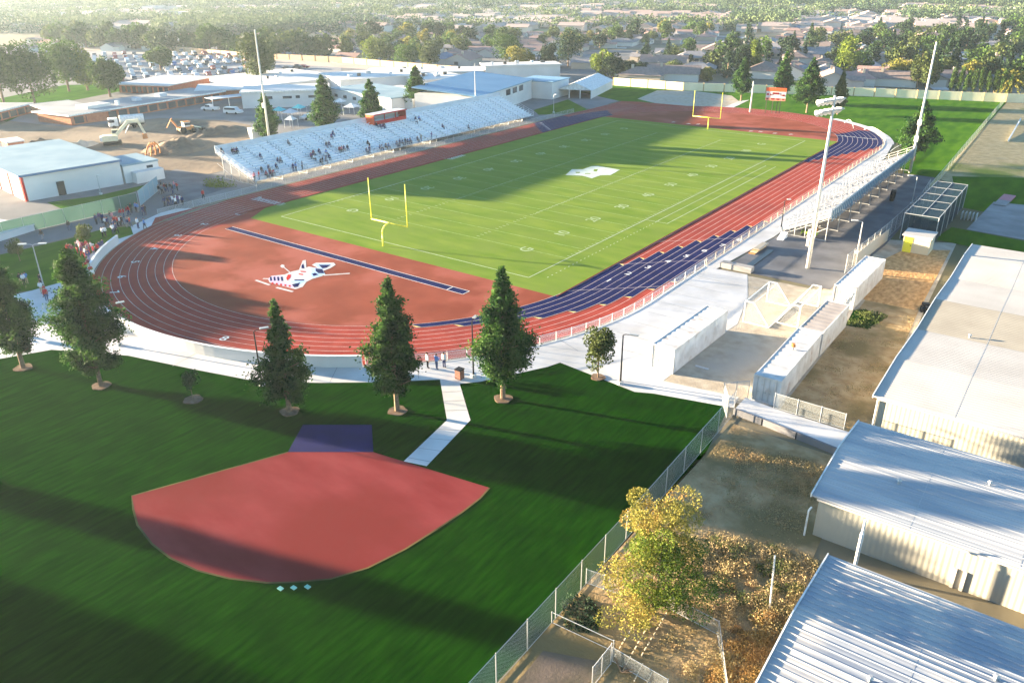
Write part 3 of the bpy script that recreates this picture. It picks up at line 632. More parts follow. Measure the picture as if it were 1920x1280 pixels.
# ================================================================== containers
def container(label, p, rz, L=12.2, W=2.44, H=2.6, m=None, top=None, doors='s', group='white shipping containers in the yard'):
    t = thing('shipping_container', label, 'container', (*p, .05), rz, group); m = m or M['container']
    b = MB(); n = int(L/.28)
    for sx in (0, 1):         # corrugated long sides
        x = 0 if sx == 0 else W; d = 1 if sx == 0 else -1; vs = []; 
        for i in range(n+1):
            off = (.0, .04, .04, .0)[i % 4]; y = .1+(L-.2)*i/n; vs += [(x+d*off, y, .12), (x+d*off, y, H-.1)]
        b.add(vs, [(2*i, 2*i+2, 2*i+3, 2*i+1) for i in range(n)])
    n2 = 12; vs = []
    for i in range(n2+1):
        off = (.0, .04, .04, .0)[i % 4]; x = .1+(W-.2)*i/n2; vs += [(x, L-off, .12), (x, L-off, H-.1)]
    b.add(vs, [(2*i, 2*i+2, 2*i+3, 2*i+1) for i in range(n2)]); b.build('side_panel', m, t)
    r = MB(); n3 = int(L/.5); vs = []
    for i in range(n3+1): z = H-.04+(.02 if i % 2 else 0); y = .08+(L-.16)*i/n3; vs += [(.08, y, z), (W-.08, y, z)]
    r.add(vs, [(2*i, 2*i+1, 2*i+3, 2*i+2) for i in range(n3)]); r.build('roof', top or m, t)
    f = MB()
    for x in (0, W-.12):
        f.box(x, x+.12, 0, L, 0, .14); f.box(x, x+.12, 0, L, H-.12, H)
        for y in (0, L-.12): f.box(x-.01, x+.13, y-.01, y+.13, 0, H+.01)
    for y in (0, L-.12): f.box(.12, W-.12, y, y+.12, 0, .14); f.box(.12, W-.12, y, y+.12, H-.12, H)
    f.box(.12, W-.12, .12, L-.12, .04, .08); f.build('frame', m, t)
    for i in (0, 1):
        x0 = .12+i*(W-.24)/2; d = MB(); nn = 9; vs = []
        for j in range(nn+1):
            x = x0+(W-.24)/2*j/nn; off = (.05, .05, .08, .08)[j % 4]; vs += [(x, off, .14), (x, off, H-.12)]
        d.add(vs, [(2*j, 2*j+1, 2*j+3, 2*j+2) for j in range(nn)]); dd = d.build('door', m, t)
        lb = MB()
        for xx in (x0+.25, x0+(W-.24)/2-.25): lb.tube((xx, .03, .15), (xx, .03, H-.13), .022, n=5); lb.box(xx-.02, xx+.25, .0, .03, 1.0, 1.06)
        lb.build('lock_bar', M['galv'], dd)
    return t
container('white shipping container standing alone beside the walkway', (48.7, -68.6), R_(-1.5), 12.2)
container('white container with bluish door end nearest the retaining wall', (59.15, -69.1), R_(1), 12.4, m=M['container'], group='white shipping containers in the yard')
container('tan topped container right behind the bluish ended one', (59.0, -56.4), R_(-.5), 9.0, top=M['container_tan'])
container('container with peeling doors behind the soccer goals', (58.35, -42.0), R_(-1.0), 12.6)
vt = thing('roof_vent', 'small rusty round vent on the nearest container roof', 'vent', (60.2, -62.0, 2.66)); MB().tube((0, 0, 0), (0, 0, .35), .12, n=8).build('pipe', M['galv'], vt); MB().tube((0, 0, .3), (0, 0, .6), .26, .18, n=10).build('cap', M['orange'], vt)
# ================================================================== buildings
def block(name, label, P0, P1, depth, h, wallm, roofm, cat='building', front=(), doors=(), over=.35, roof_t=.3, group=None, dz=0, trim=None, stripes_=()):
    """P0-P1: foot of the face towards the camera, left to right; local x along it, y away, z up"""
    dx, dy = P1[0]-P0[0], P1[1]-P0[1]; L = math.hypot(dx, dy); rz = math.atan2(dy, dx)
    t = thing(name, label, cat, (*P0, dz), rz, group)
    MB().box(0, L, 0, depth, 0, h).build('wall', wallm, t)
    MB().box(-over, L+over, -over, depth+over, h, h+roof_t).build('roof', roofm, t)
    if trim: 
        b = MB(); b.box(-over-.03, L+over+.03, -over-.04, -over, h-.05, h+roof_t+.04); b.box(-over-.04, -over-.003, -over, depth+over, h-.05, h+roof_t+.04); b.build('trim', trim, t)
    for (x, z, w_, hh) in front:
        f = MB().box(x, x+w_, -.04, 0, z, z+hh).build('window', M['glass'], t)
    for (x, w_, hh, mm) in doors:
        MB().box(x, x+w_, -.06, 0, .05, hh).build('door', mm, t)
    for (x0, x1, mm) in stripes_: MB().box(x0, x1, -.03, 0, 0, h-.05).build('stripe', mm, t)
    return t, L
# left white hall with the red stripes
WH, L = block('white_hall', 'white hall with thin red stripes and a pale blue roof at left', (-68.3, -74.2), (-66.3, -57.6), 30, 4.3, M['wallwhite'], M['roofteal'], over=.3, trim=mat('blue_trim', (.10, .18, .30)), doors=[(5.3, 1.3, 2.5, M['dark'])])
for y in (.0, 6.4, 12.6): MB().box(-.05, 0, y+.02, y+1.0, .02, 4.25).build('stripe', M['red'], WH)
MB().box(-.04, 0, 4.6, 6.0, 1.0, 2.6).build('window', M['cloth_blue'], WH)
MB().box(-.03, 0.35, -.035, 0, .02, 4.25).build('stripe', M['red'], WH)
A1, _ = block('white_annex', 'lower white annex at the right end of the striped hall', (-66.25, -57.2), (-65.6, -50.5), 9, 3.2, M['wallwhite'], M['roofteal'], over=.12, front=[(4.4, 2.2, 1.2, .5)])
block('white_store', 'small white block in front of the annex', (-64.3, -56), (-63.9, -50.6), 1.8, 2.0, M['wallwhite'], M['wallwhite'], over=.05, roof_t=.08)
block('white_ledge', 'flat pale canopy at the far left edge', G(-60, 455, 1.2), G(62, 418, 1.2), 9, .9, M['wallwhite'], M['roofwhite'], over=.1, roof_t=.12)
# long brick classroom wing
wx = []; x = 1.2
P0, P1 = G(135, 236), G(418, 188)
def arcade(n, L, z0, hh, x0=.8): s_ = (L-x0*2)/n; return [(x0+i*s_+.25, z0, s_-.7, hh) for i in range(n)]
t, L = block('classroom_wing', 'long low brick classroom wing with a grey roof beyond the dug up yard', P0, P1, 14, 2.5, M['brick'], M['roofgrey'], front=arcade(15, 51, .3, 1.7), over=.9, trim=M['white'])
MB().box(8, 15, 4, 9, 2.8, 3.6).build('roof_box', M['roofwhite'], t); MB().box(24, 26, 5, 7, 2.8, 3.6).build('roof_unit', M['wallblue'], t); MB().box(33, 35.5, 6, 8, 2.8, 3.7).build('roof_unit', M['wallblue'], t); MB().box(16.5, 17.3, 3, 4, 2.8, 4.0).build('roof_unit', M['white'], t)
block('classroom_wing', 'brick wing with a pale roof at the far left edge', G(-30, 236), G(60, 212), 12, 2.5, M['brick'], M['roofgrey'], front=arcade(7, 26, .4, 1.5), over=.7, trim=M['white'])
block('brick_link', 'short brick end block joining the two left classroom wings', G(62, 214), G(133, 235), 10, 2.4, M['brick'], M['roofgrey'], over=.5, trim=M['white'])
block('classroom_wing', 'orange brick wing with dark openings in the middle of the school', G(225, 174), G(318, 177), 24, 2.6, M['brick'], M['roofwhite'], front=arcade(9, 20, .2, 1.9), over=.8, trim=M['wallwhite'])
block('classroom_wing', 'plain brick fronted block with pale roof right of the orange wing', G(372, 188), G(462, 184), 16, 2.6, M['brick'], M['roofwhite'], over=.7, trim=M['wallwhite'])
block('brick_hut', 'tiny brick hut with white roof beside the soil bank', G(18, 284), G(48, 280), 5, 1.8, M['brick'], M['roofwhite'], over=.2)
# white school blocks
block('white_classroom_block', 'white classroom block with a row of small windows behind the tents', G(456, 204), G(618, 198), 14, 4.4, M['wallwhite'], M['roofwhite'], front=[(7, 2.4, 1.6, .8), (11.5, 2.4, 2.6, .7), (15.2, 2.4, 1.2, .8), (18.8, 2.4, 2.6, .7)], over=.4, trim=M['white'])
block('white_classroom_block', 'cream white block with a blue grey roof and four windows', G(622, 192), G(735, 214), 15, 4.0, M['wallwhite'], M['roofteal'], front=[(2+5*i, 1.9, 1.8, .9) for i in range(4)], over=.3)
block('white_classroom_block', 'plain white block with pale roof behind the press box', G(775, 213), G(858, 200), 26, 3.6, M['wallwhite'], M['roofwhite'], front=[(3, 1, .9, 1.2), (6, 1, .9, 1.2), (11, 1, .9, 1.2)], over=.3)
for lb, a, b, d, h in [('wide flat white roofed building left of the road tree', (500, 184), (655, 165), 36, 3.6), ('wide flat white roofed building behind the middle block', (640, 178), (800, 166), 22, 4.4), ('white roofed building stepped behind the blue roofed gym', (790, 175), (878, 167), 16, 3.8), ('long low white roofed building by the orange wall', (690, 156), (905, 152), 15, 3.2), ('white building touching the gym from behind', (910, 150), (1050, 146), 10, 4.6)]:
    t, L = block('school_building', lb, G(*a), G(*b), d, h, M['wallwhite'], M['roofwhite'], over=.5, trim=M['wallwhite'])
    for i in range(5):
        x = L*(.12+.17*i)+random.uniform(-1, 1); y = d*random.uniform(.2, .75); s_ = random.uniform(.6, 1.3)
        MB().box(x, x+s_*1.3, y, y+s_, h+.3, h+.3+random.uniform(.5, 1.1)).build('roof_unit', [M['wallblue'], M['dark'], M['galv']][i % 3], t)
# gym with blue roof
t = thing('gymnasium', 'tall white gym with a sloping blue metal roof', 'building', (-57, 37, 0), R_(104))
Lg, Dg = 40, 19
MB().box(0, Lg, 0, Dg, 0, 5.6).build('wall', M['wallwhite'], t)
r = MB().add([(-.5, -.6, 5.8), (Lg+.5, -.6, 5.8), (Lg+.5, Dg+.5, 7.4), (-.5, Dg+.5, 7.4), (-.5, -.6, 5.55), (Lg+.5, -.6, 5.55), (Lg+.5, Dg+.5, 7.15), (-.5, Dg+.5, 7.15)], [(0, 1, 2, 3), (7, 6, 5, 4), (0, 4, 5, 1), (1, 5, 6, 2), (2, 6, 7, 3), (3, 7, 4, 0)]); r.build('roof', M['roofblue'], t)
for x in (19.5, 24.5, 29.5): MB().box(x, x+3.2, -.06, 0, 3.4, 5.0).build('window', M['glass'], t)
block('gym_wing', 'blue roofed white wing between the gym and the marquee', G(1035, 187), G(1066, 178), 12, 5.0, M['wallwhite'], M['roofblue'], over=.3)
# marquee
Wm, Dm, rm = 10.5, 27, R_(15.8)
t = thing('marquee', 'white marquee with a ridged roof at the far end of the stands', 'marquee', (-50.7-Wm*math.cos(rm), 84.8-Wm*math.sin(rm), 0), rm)
MB().add([(0, 0, 0), (0, Dm, 0), (0, Dm, 2.6), (0, 0, 2.6), (Wm, 0, 0), (Wm, Dm, 0), (Wm, Dm, 2.6), (Wm, 0, 2.6), (Wm/2, 0, 4.6), (Wm/2, Dm, 4.6)], [(0, 3, 2, 1), (4, 5, 6, 7), (1, 2, 9, 6, 5), (3, 0, 0)][:3]).build('wall', M['wallwhite'], t)
MB().add([(-.3, -.3, 2.5), (Wm/2, -.3, 4.7), (Wm/2, Dm+.3, 4.7), (-.3, Dm+.3, 2.5), (Wm+.3, -.3, 2.5), (Wm+.3, Dm+.3, 2.5)], [(0, 1, 2, 3), (1, 4, 5, 2)]).build('roof', M['white'], t)
MB().add([(0, -.02, 2.5), (Wm, -.02, 2.5), (Wm/2, -.02, 4.62)], [(0, 1, 2)]).build('gable', M['white'], t)
for x in (0, Wm/3, 2*Wm/3, Wm): MB().box(x-.12, x+.12, -.12, .12, 0, 2.6).build('post', M['white'], t)
# right hand ribbed metal buildings: A (long, with shallow ridges across), B and C
def ridged(name, label, x0, x1, ys, zs, h, roofs, wallm, off=.45, rib=(.5, .03)):
    """roof profile ys/zs along y, running in x"""
    t = thing(name, label, 'building', (x0, ys[0], 0)); y0 = ys[0]; L = x1-x0
    b = MB(); yl = ys[-1]-y0
    b.add([(off, .3, 0), (L, .3, 0), (L, .3, zs[0]-.1), (off, .3, zs[0]-.1)], [(0, 1, 2, 3)])
    for i in range(len(ys)-1):
        a, c = ys[i]-y0, ys[i+1]-y0
        a2 = .3 if i == 0 else a; c2 = c-.3 if i == len(ys)-2 else c
        b.add([(off, a2, 0), (off, c2, 0), (off, c2, zs[i+1]-.14), (off, a2, zs[i]-.14)], [(0, 3, 2, 1)])
    b.add([(off, yl-.3, 0), (L, yl-.3, 0), (L, yl-.3, zs[-1]-.1), (off, yl-.3, zs[-1]-.1)], [(3, 2, 1, 0)])
    b.build('wall', wallm, t)
    for i in range(len(ys)-1):
        a, c = ys[i]-y0, ys[i+1]-y0; za, zb = zs[i], zs[i+1]
        vs = [(0, a, za), (L, a, za), (L, c, zb), (0, c, zb), (0, a, za-.12), (L, a, za-.12), (L, c, zb-.12), (0, c, zb-.12)]
        rb = MB().add(vs, [(0, 1, 2, 3), (7, 6, 5, 4), (0, 4, 5, 1), (2, 6, 7, 3), (3, 7, 4, 0)]); sp, hh_ = rib; yy = a+sp/2
        while yy < c-.02:
            zz = za+(zb-za)*(yy-a)/(c-a); rb.add([(.02, yy-.05, zz-.003), (L, yy-.05, zz-.003), (L, yy-.02, zz+hh_), (.02, yy-.02, zz+hh_), (.02, yy+.02, zz+hh_), (L, yy+.02, zz+hh_), (.02, yy+.05, zz-.003), (L, yy+.05, zz-.003)], [(0, 1, 2, 3), (3, 2, 5, 4), (4, 5, 7, 6), (0, 3, 4, 6)]); yy += sp
        rb.build('roof', roofs[i % len(roofs)], t)
        for sx in (6.1, 12.2, 18.3): MB().add([(sx-.03, a, za+.006), (sx+.03, a, za+.006), (sx+.03, c, zb+.006), (sx-.03, c, zb+.006)], [(0, 1, 2, 3)]).build('sheet_lap', M['galv'], t)
    e = MB()
    for i in range(len(ys)-1):
        a, c = ys[i]-y0, ys[i+1]-y0
        e.add([(-.09, a, zs[i]+.10), (-.01, a, zs[i]+.10), (-.01, a, zs[i]-.2), (-.09, a, zs[i]-.2), (-.09, c, zs[i+1]+.10), (-.01, c, zs[i+1]+.10), (-.01, c, zs[i+1]-.2), (-.09, c, zs[i+1]-.2)], [(0, 1, 5, 4), (0, 4, 7, 3), (1, 2, 6, 5), (3, 7, 6, 2), (0, 3, 2, 1), (4, 5, 6, 7)])
    e.build('fascia', M['white'], t)
    gt = MB().box(.4, L, -.16, -.02, zs[0]-.2, zs[0]-.08); gt.build('gutter', M['panelroof'], t)
    for i, (fx, fy) in enumerate([(4.5, .35), (9.5, .62), (15, .3)]):
        yy = (ys[-1]-y0)*fy; k = max(j for j in range(len(ys)-1) if ys[j]-y0 <= yy); zz = zs[k]+(zs[k+1]-zs[k])*(yy-(ys[k]-y0))/(ys[k+1]-ys[k])
        v = MB().tube((fx, yy, zz-.1), (fx, yy, zz+.28), .09, n=8); v.tube((fx, yy, zz+.24), (fx, yy, zz+.36), .17, .10, n=8); v.build('roof_vent', M['galv'], t)
    return t
ys = [-68.4]+[G(u, v, 3.3)[1] for u, v in ((1670, 677), (1708, 615), (1737, 564), (1764, 519), (1786, 480), (1797, 455))]
zs = [3.3, 3.75, 3.35, 3.75, 3.35, 3.75, 3.4]
BA = ridged('portable_block', 'long cream building with pale ridged roof sections at right', 69.0, 100, ys, zs, 3.3, [M['panelroof'], M['panelroof'], M['panelroof2'], M['panelroof']], M['siding'], rib=(.4, .012))
fb = MB(); y = 0
while y < 40: fb.box(.02, .5, y, y+.06, 0, 0); y += 1
dp = MB().box(.3, .42, .12, .24, 0, 3.15); dp.build('downpipe', M['white'], BA)
BB = ridged('metal_shed', 'ribbed metal roofed shed with cream siding in the right middle', 69.2, 100, [-85.3, -79.2, -73.6], [3.35, 4.0, 3.45], 3.3, [M['metalroof']], M['siding'], rib=(.55, .03))
BC = ridged('metal_shed', 'nearest ribbed metal roof at the lower right corner', 71.9, 100, [-104.2, -97.4, -90.6], [3.1, 3.75, 3.2], 3.2, [M['metalroof2']], M['siding'], rib=(.48, .055))
hp = MB().path([(0, -.1, 0), (0, -.1, 2.1), (.1, .15, 2.3)], .07); hp.build('downpipe', M['white'], BB)
for x in (9.0, 9.55): MB().box(x, x+.2, .2, .3, 0, 1.5).build('downpipe', M['panelroof'], BB)
t = thing('white_post', 'slanting white marker post standing in the brown weeds', 'post', (*G(1443, 1143), 0)); MB().tube((0, 0, 0), (-.25, .1, 4.0), .07, .06).build('shaft', M['white'], t)
t = thing('flue_pipe', 'white flue pipe rising between the two metal sheds', 'pipe', (73.0, -87.3, 0)); MB().tube((0, 0, 0), (0, 0, 3.2), .12, n=8).build('pipe', M['white'], t); MB().tube((0, 0, 3.1), (0, .1, 4.2), .08, n=8).build('cap', M['white'], t)
for i, (u0, v0, u1, v1) in enumerate([(1190, 1170, 1150, 1235), (1215, 1175, 1165, 1262), (1250, 1150, 1200, 1235), (1205, 1245, 1188, 1280), (1222, 1262, 1205, 1300)]):
    a, b = G(u0, v0), G(u1, v1); t = thing('white_stake_line', 'row of short white stakes laid on the dry weeds, %s from the tree' % ['nearest', 'second', 'third', 'fourth', 'farthest'][i], 'stakes', (*a, .05)); m_ = MB(); n = 9
    for k in range(n):
        p = (a[0]+(b[0]-a[0])*k/n, a[1]+(b[1]-a[1])*k/n); q = (a[0]+(b[0]-a[0])*(k+.6)/n, a[1]+(b[1]-a[1])*(k+.6)/n)
        MB().tube((p[0]-a[0], p[1]-a[1], .03), (q[0]-a[0], q[1]-a[1], .03+.05*(k % 2)), .04, n=5).build('stake', M['cream'], t)
# scoreboard
t = thing('scoreboard', 'red and white scoreboard on posts at the far end', 'scoreboard', (2.3, 88.5, 0), R_(10)); t.scale = (.84, .84, .84)
MB().box(0, 6.2, 0, .35, 4.1, 8.0).build('panel', M['wallwhite'], t); MB().box(-.05, 6.25, -.05, 0, 6.9, 8.05).build('header', M['redlight'], t)
MB().box(-.05, 6.25, -.04, 0, 4.05, 4.9).build('footer', mat('salmon', (.70, .30, .20)), t)
for x, z, w_, h_ in [(2.0, 6.0, 2.1, .6), (.25, 5.7, .7, .5), (1.3, 5.6, .4, .5), (4.6, 5.6, .3, .4), (5.1, 5.5, .8, .6), (.3, 4.3, .6, .45), (1.7, 4.3, 1.0, .5), (3.4, 4.3, 1.0, .5), (5.2, 4.3, .5, .45)]:
    MB().box(x, x+w_, -.09, -.05, z, z+h_).build('digit_display', mat('dark_red', (.22, .02, .02)) if 'dark_red' not in bpy.data.materials else bpy.data.materials['dark_red'], t)
for x in (.4, 2.4, 3.8, 4.8): MB().tube((x, .2, 0), (x, .2, 4.1), .12).build('post', M['post'] if x < 3 else M['black'], t)
# ================================================================== lighting poles
def tall_light(label, p, h, heads=True, facing=0, box_at=(), rr=.27):
    t = thing('floodlight_mast', label, 'floodlight', (*p, 0), facing)
    MB().tube((0, 0, 0), (0, 0, h), rr, rr*.5, n=12).build('pole', mat('mast_paint', (.60, .58, .52)) if 'mast_paint' not in bpy.data.materials else bpy.data.materials['mast_paint'], t, smooth=True)
    if heads:
        for zz in (h-.5, h-1.7): 
            MB().box(-2.3, 2.3, -.08, .08, zz-.07, zz+.07).build('crossarm', M['galv'], t)
            for i in range(6):
                x = -2.1+i*.84; b = MB().tube((x, -.1, zz), (x, -.75, zz-.28), .18, .42, n=10); b.build('lamp_head', M['wallwhite'], t)
    for z in box_at: MB().box(-.35, .35, -.55, -.2, z, z+1.0).build('junction_box', M['wallwhite'], t)
    return t
tall_light('tall floodlight mast with white lamp heads at the near end of the small bleachers', (52.1, -30.7), 21.8, True, R_(-108), (3.0, 4.2))
tall_light('bare topped floodlight mast at the far end of the small bleachers', (50.8, 34.9), 23.6, False, 0, (6, 9))
tall_light('tall mast at the near end of the left bleachers', (-76, -16.5), 24.5, False, 0, (8, 13))
tall_light('slim mast behind the middle of the left bleachers', (-57.6, 36.8), 14.0, False, 0, (), .12)
tall_light('short white pole left of the scoreboard', (-1.2, 87.5), 8.2, False)
def street_lamp(label, p, h, arm=1.2, rz=0, col='black', double=False):
    t = thing('lamp_post', label, 'lamp post', (*p, 0), rz, 'walkway lamp posts')
    MB().tube((0, 0, 0), (0, 0, .35), .3, .28, n=10).build('base', M['concrete'], t)
    MB().tube((0, 0, .35), (0, 0, h), .09, .06, n=8).build('pole', M[col], t)
    for s in ((1, -1) if double else (1,)):
        MB().path([(0, 0, h), (s*.25, 0, h+.12), (s*arm, 0, h+.15)], .04).build('arm', M[col], t)
        MB().box(min(s*arm*.55, s*(arm+.35)), max(s*arm*.55, s*(arm+.35)), -.16, .16, h+.15, h+.26).build('lamp_head', M['wallwhite'] if col != 'black' or double else M['galv'], t)
    return t
street_lamp('black curved arm lamp post beside the lone round tree', (48.0, -73.3), 5.1, 1.1, R_(15))
street_lamp('black lamp post by the path junction left of the tallest middle conifer', (35.8, -80.3), 5.9, .6, R_(100))
street_lamp('black lamp post close to the left of the second conifer', (20.5, -93.3), 5.6, 1.0, R_(60))
street_lamp('black lamp post between the walkway and the biggest left tree', (0.9, -96.4), 4.5, 1.0, R_(70))
street_lamp('twin armed pale lamp post on the left lawn', (-22.0, -93.2), 5.9, 1.3, R_(40), 'galv', True)
street_lamp('rusty lamp post at the near corner of the small bleachers', (43.3, -15.6), 4.4, .5, R_(30))
street_lamp('pale armed lamp post on the dark road behind the small bleachers', (55.7, -20.7), 4.4, 1.1, R_(200), 'galv')
street_lamp('lamp post at the far corner of the dark road near the long fence', (56.2, 10.5), 4.6, 1.1, R_(200), 'galv')
street_lamp('lamp post on the grass mound beyond the left bleachers', G(1038, 212), 4.8, .5, 0, 'galv')
street_lamp('lamp post in the grass strip below the striped hall', (-62.3, -64.2), 3.4, .5, 0, 'galv')
t = thing('litter_bin', 'small square brown litter bin beside the path junction', 'bin', (*G(862, 710), .05)); MB().box(-.32, .32, -.32, .32, 0, .95).build('body', mat('bin_brown', (.20, .10, .075)), t); MB().box(-.36, .36, -.36, .36, .95, 1.05).build('lid', M['black'], t)
t = thing('sprinkler_box', 'three pale valve box lids in the grass below the red play area', 'valve box', (*G(550, 1104), .04))
for u in (526, 551, 577): p = G(u, 1104-(u-526)*.06); q = G(550, 1104); MB().box(p[0]-q[0]-.18, p[0]-q[0]+.18, p[1]-q[1]-.13, p[1]-q[1]+.13, 0, .06).build('lid', mat('lid_teal', (.22, .50, .42)) if 'lid_teal' not in bpy.data.materials else bpy.data.materials['lid_teal'], t)
# things in the right yards
t = thing('concrete_block', 'low rectangular concrete block by the walkway corner', 'block', (42.6, -37.0, 0)); MB().box(0, 4.2, 0, 1.1, 0, .7).build('block', M['concrete2'], t)
t = thing('trench_cover', 'long dark strip cover lying on the bleacher road', 'cover', (45.2, -35.6, .06)); MB().box(0, .9, 0, 9, 0, .12).build('cover', M['dark'], t)
t = thing('lumber_stack', 'stack of tan planks beside the near corner of the small bleachers', 'planks', (43.6, -29.5, .06))
for i in range(4): MB().box(.1*i, .9+.1*i, .3*i, 4.4, .15*i, .15*i+.11).build('plank', [M['orange'], M['cream'], M['post'], M['gravel']][i], t)
t = thing('cart', 'yellow and green utility cart under the near end of the small bleachers', 'cart', (46.8, -17.4, .05))
MB().box(0, 2.2, 0, 1.2, .35, .8).build('body', mat('cart_green', (.22, .32, .05)), t); MB().box(1.3, 2.1, .1, 1.1, .8, 1.4).build('seat', M['orange'], t)
for x in (.4, 1.8):
    for y in (-.05, 1.1): MB().tube((x, y, .3), (x, y+.15, .3), .3, n=10).build('wheel', M['black'], t)
def tyre_pile(label, p, n):
    t = thing('tyre', label, 'tyre', (*p, .05)); vs = []; N_ = 16
    b = MB()
    for i in range(N_):
        a0, a1 = 2*math.pi*i/N_, 2*math.pi*(i+1)/N_; b.obox((.0, .75*math.cos((a0+a1)/2), .95+.75*math.sin((a0+a1)/2)), (.28, 0, 0), (0, -.17*math.sin((a0+a1)/2), .17*math.cos((a0+a1)/2)), (0, .2*math.cos((a0+a1)/2), .2*math.sin((a0+a1)/2)))
    b.build('tread', M['black'], t); return t
tyre_pile('big upright black tyre on the road behind the small bleachers', G(1672, 377), 1)
t = thing('debris_heap', 'small black heap against the edge of the long right building', 'heap', (68.2, -37.2, .05)); hb = MB()
for i in range(16): x, y = random.uniform(-.9, .9), random.uniform(-.7, .7); s_ = random.uniform(.2, .4); hb.obox((x, y, s_*.8), (s_, s_*.3, 0), (-s_*.3, s_, 0), (0, s_*.3, s_*.8))
hb.build('rubble', M['black'], t)
t = thing('pallet_stack', 'row of grey upright sheets leaning beyond the batting cage', 'panels', (*G(1800, 412), .06))
for i in range(5): MB().box(.5*i, .5*i+.12, 0, 1.4, 0, 1.1).build('sheet', M['galv'], t)
t = thing('throwing_lane', 'narrow red and grey ramp beside the pale court', 'ramp', (*G(1862, 385), .08), R_(-4)); MB().box(0, 1.8, 0, 3.6, 0, .2).build('lower_half', M['concrete2'], t); MB().box(0, 1.8, 3.6, 8, .0, .24).build('upper_half', mat('faded_red', (.45, .20, .22)), t)
t = thing('white_beam', 'long white beam lying on the dry field at right', 'beam', (*G(1890, 266), .05)); a = G(1912, 230); b0 = G(1890, 266); MB().obox(((a[0]-b0[0])/2, (a[1]-b0[1])/2, .5), ((a[0]-b0[0])/2, (a[1]-b0[1])/2, .3), (.12, 0, 0), (0, 0, .25)).build('beam', M['white'], t)
t = thing('solar_cover', 'flat pale tile pieces left in the shade between the containers', 'tile', (*G(1316, 690), .05)); MB().box(-.7, .7, -.15, .15, 0, .06).build('tile', M['concrete'], t)

wm = mat('water_spray', (.8, .85, .88), rough=.4, trans=.4)
for lb, a, d in [('sprinkler throwing a water jet beside the far bend, nearest the near mast', G(1600, 244), (-3.2, 3.4)), ('sprinkler throwing a water jet beside the far bend, middle one', G(1655, 262), (-5.5, 5.0)), ('sprinkler throwing a water jet beside the far bend, by the small bleachers end', G(1668, 288), (4.5, 4.0))]:
    t = thing('sprinkler', lb, 'sprinkler', (*a, .04), 0, 'lawn sprinklers by the far bend'); MB().tube((0, 0, 0), (0, 0, .35), .06, n=6).build('head', M['black'], t)
    b = MB(); pts = [(d[0]*k/10, d[1]*k/10, .35+5.2*(k/10)*(1.12-k/10)) for k in range(11)]
    for k in range(10): b.tube(pts[k], pts[k+1], .03+.006*k, .036+.006*k, n=5)
    b.build('water_jet', wm, t)
# ================================================================== trees
def leaf_mat(name, c1, c2, rnd=.12, trans=.25, big=None, scale=1.2):
    return mat(name, c1, c2, scale, rough=.8, spec=.15, rnd=rnd, trans=trans, big=big, det=3)
LM = {'conifer': leaf_mat('conifer_leaf', (.008, .040, .010), (.058, .125, .020), .12, .32, scale=.7),
      'green': leaf_mat('green_leaf', (.03, .07, .012), (.07, .12, .02), .25, .2, scale=.7),
      'olive': leaf_mat('olive_leaf', (.05, .075, .02), (.09, .115, .03), .2, .2, scale=.7),
      'yellow': leaf_mat('yellow_leaf', (.22, .19, .03), (.13, .14, .025), .15, .2, scale=.7),
      'dark': leaf_mat('dark_leaf', (.012, .032, .014), (.028, .055, .02), .2, .15, scale=.5),
      'autumn': leaf_mat('autumn_leaf', (.32, .27, .06), (.15, .16, .03), .1, .2, big=((.32, .17, .05), .5, .56, .7), scale=1.1),
      'limegreen': leaf_mat('lime_leaf', (.16, .20, .02), (.07, .12, .015), .1, .2, scale=1.0),
      'weed': leaf_mat('weed_leaf', (.48, .36, .19), (.28, .24, .11), .1, .2, big=((.44, .27, .12), .35, .54, .7), scale=.9),
      'hazy': leaf_mat('woodland_leaf', (.065, .10, .04), (.14, .18, .075), .0, .15, big=((.04, .075, .036), .012, .42, .58), scale=.03)}
def quads_mesh(name, P, S, m, flat=.0):
    """many leaf-sized faces: centres P (n,3), sizes S (n)"""
    n = len(P); a = RNG.normal(size=(n, 3)); a /= np.linalg.norm(a, axis=1)[:, None]+1e-9
    b = RNG.normal(size=(n, 3)); b -= (a*b).sum(1)[:, None]*a; b /= np.linalg.norm(b, axis=1)[:, None]+1e-9
    s = np.asarray(S)[:, None]; u = a*s*.5; v = b*s*.35*(1+flat)
    V = np.stack([P-u, P+v*.9-u*.1, P+u, P-v*.9+u*.1], 1).reshape(-1, 3)
    me = bpy.data.meshes.new(name); me.vertices.add(4*n); me.vertices.foreach_set('co', V.ravel().astype(np.float32))
    me.loops.add(4*n); me.loops.foreach_set('vertex_index', np.arange(4*n, dtype=np.int32)); me.polygons.add(n)
    me.polygons.foreach_set('loop_start', np.arange(0, 4*n, 4, dtype=np.int32)); me.materials.append(m); me.update(calc_edges=True)
    return me
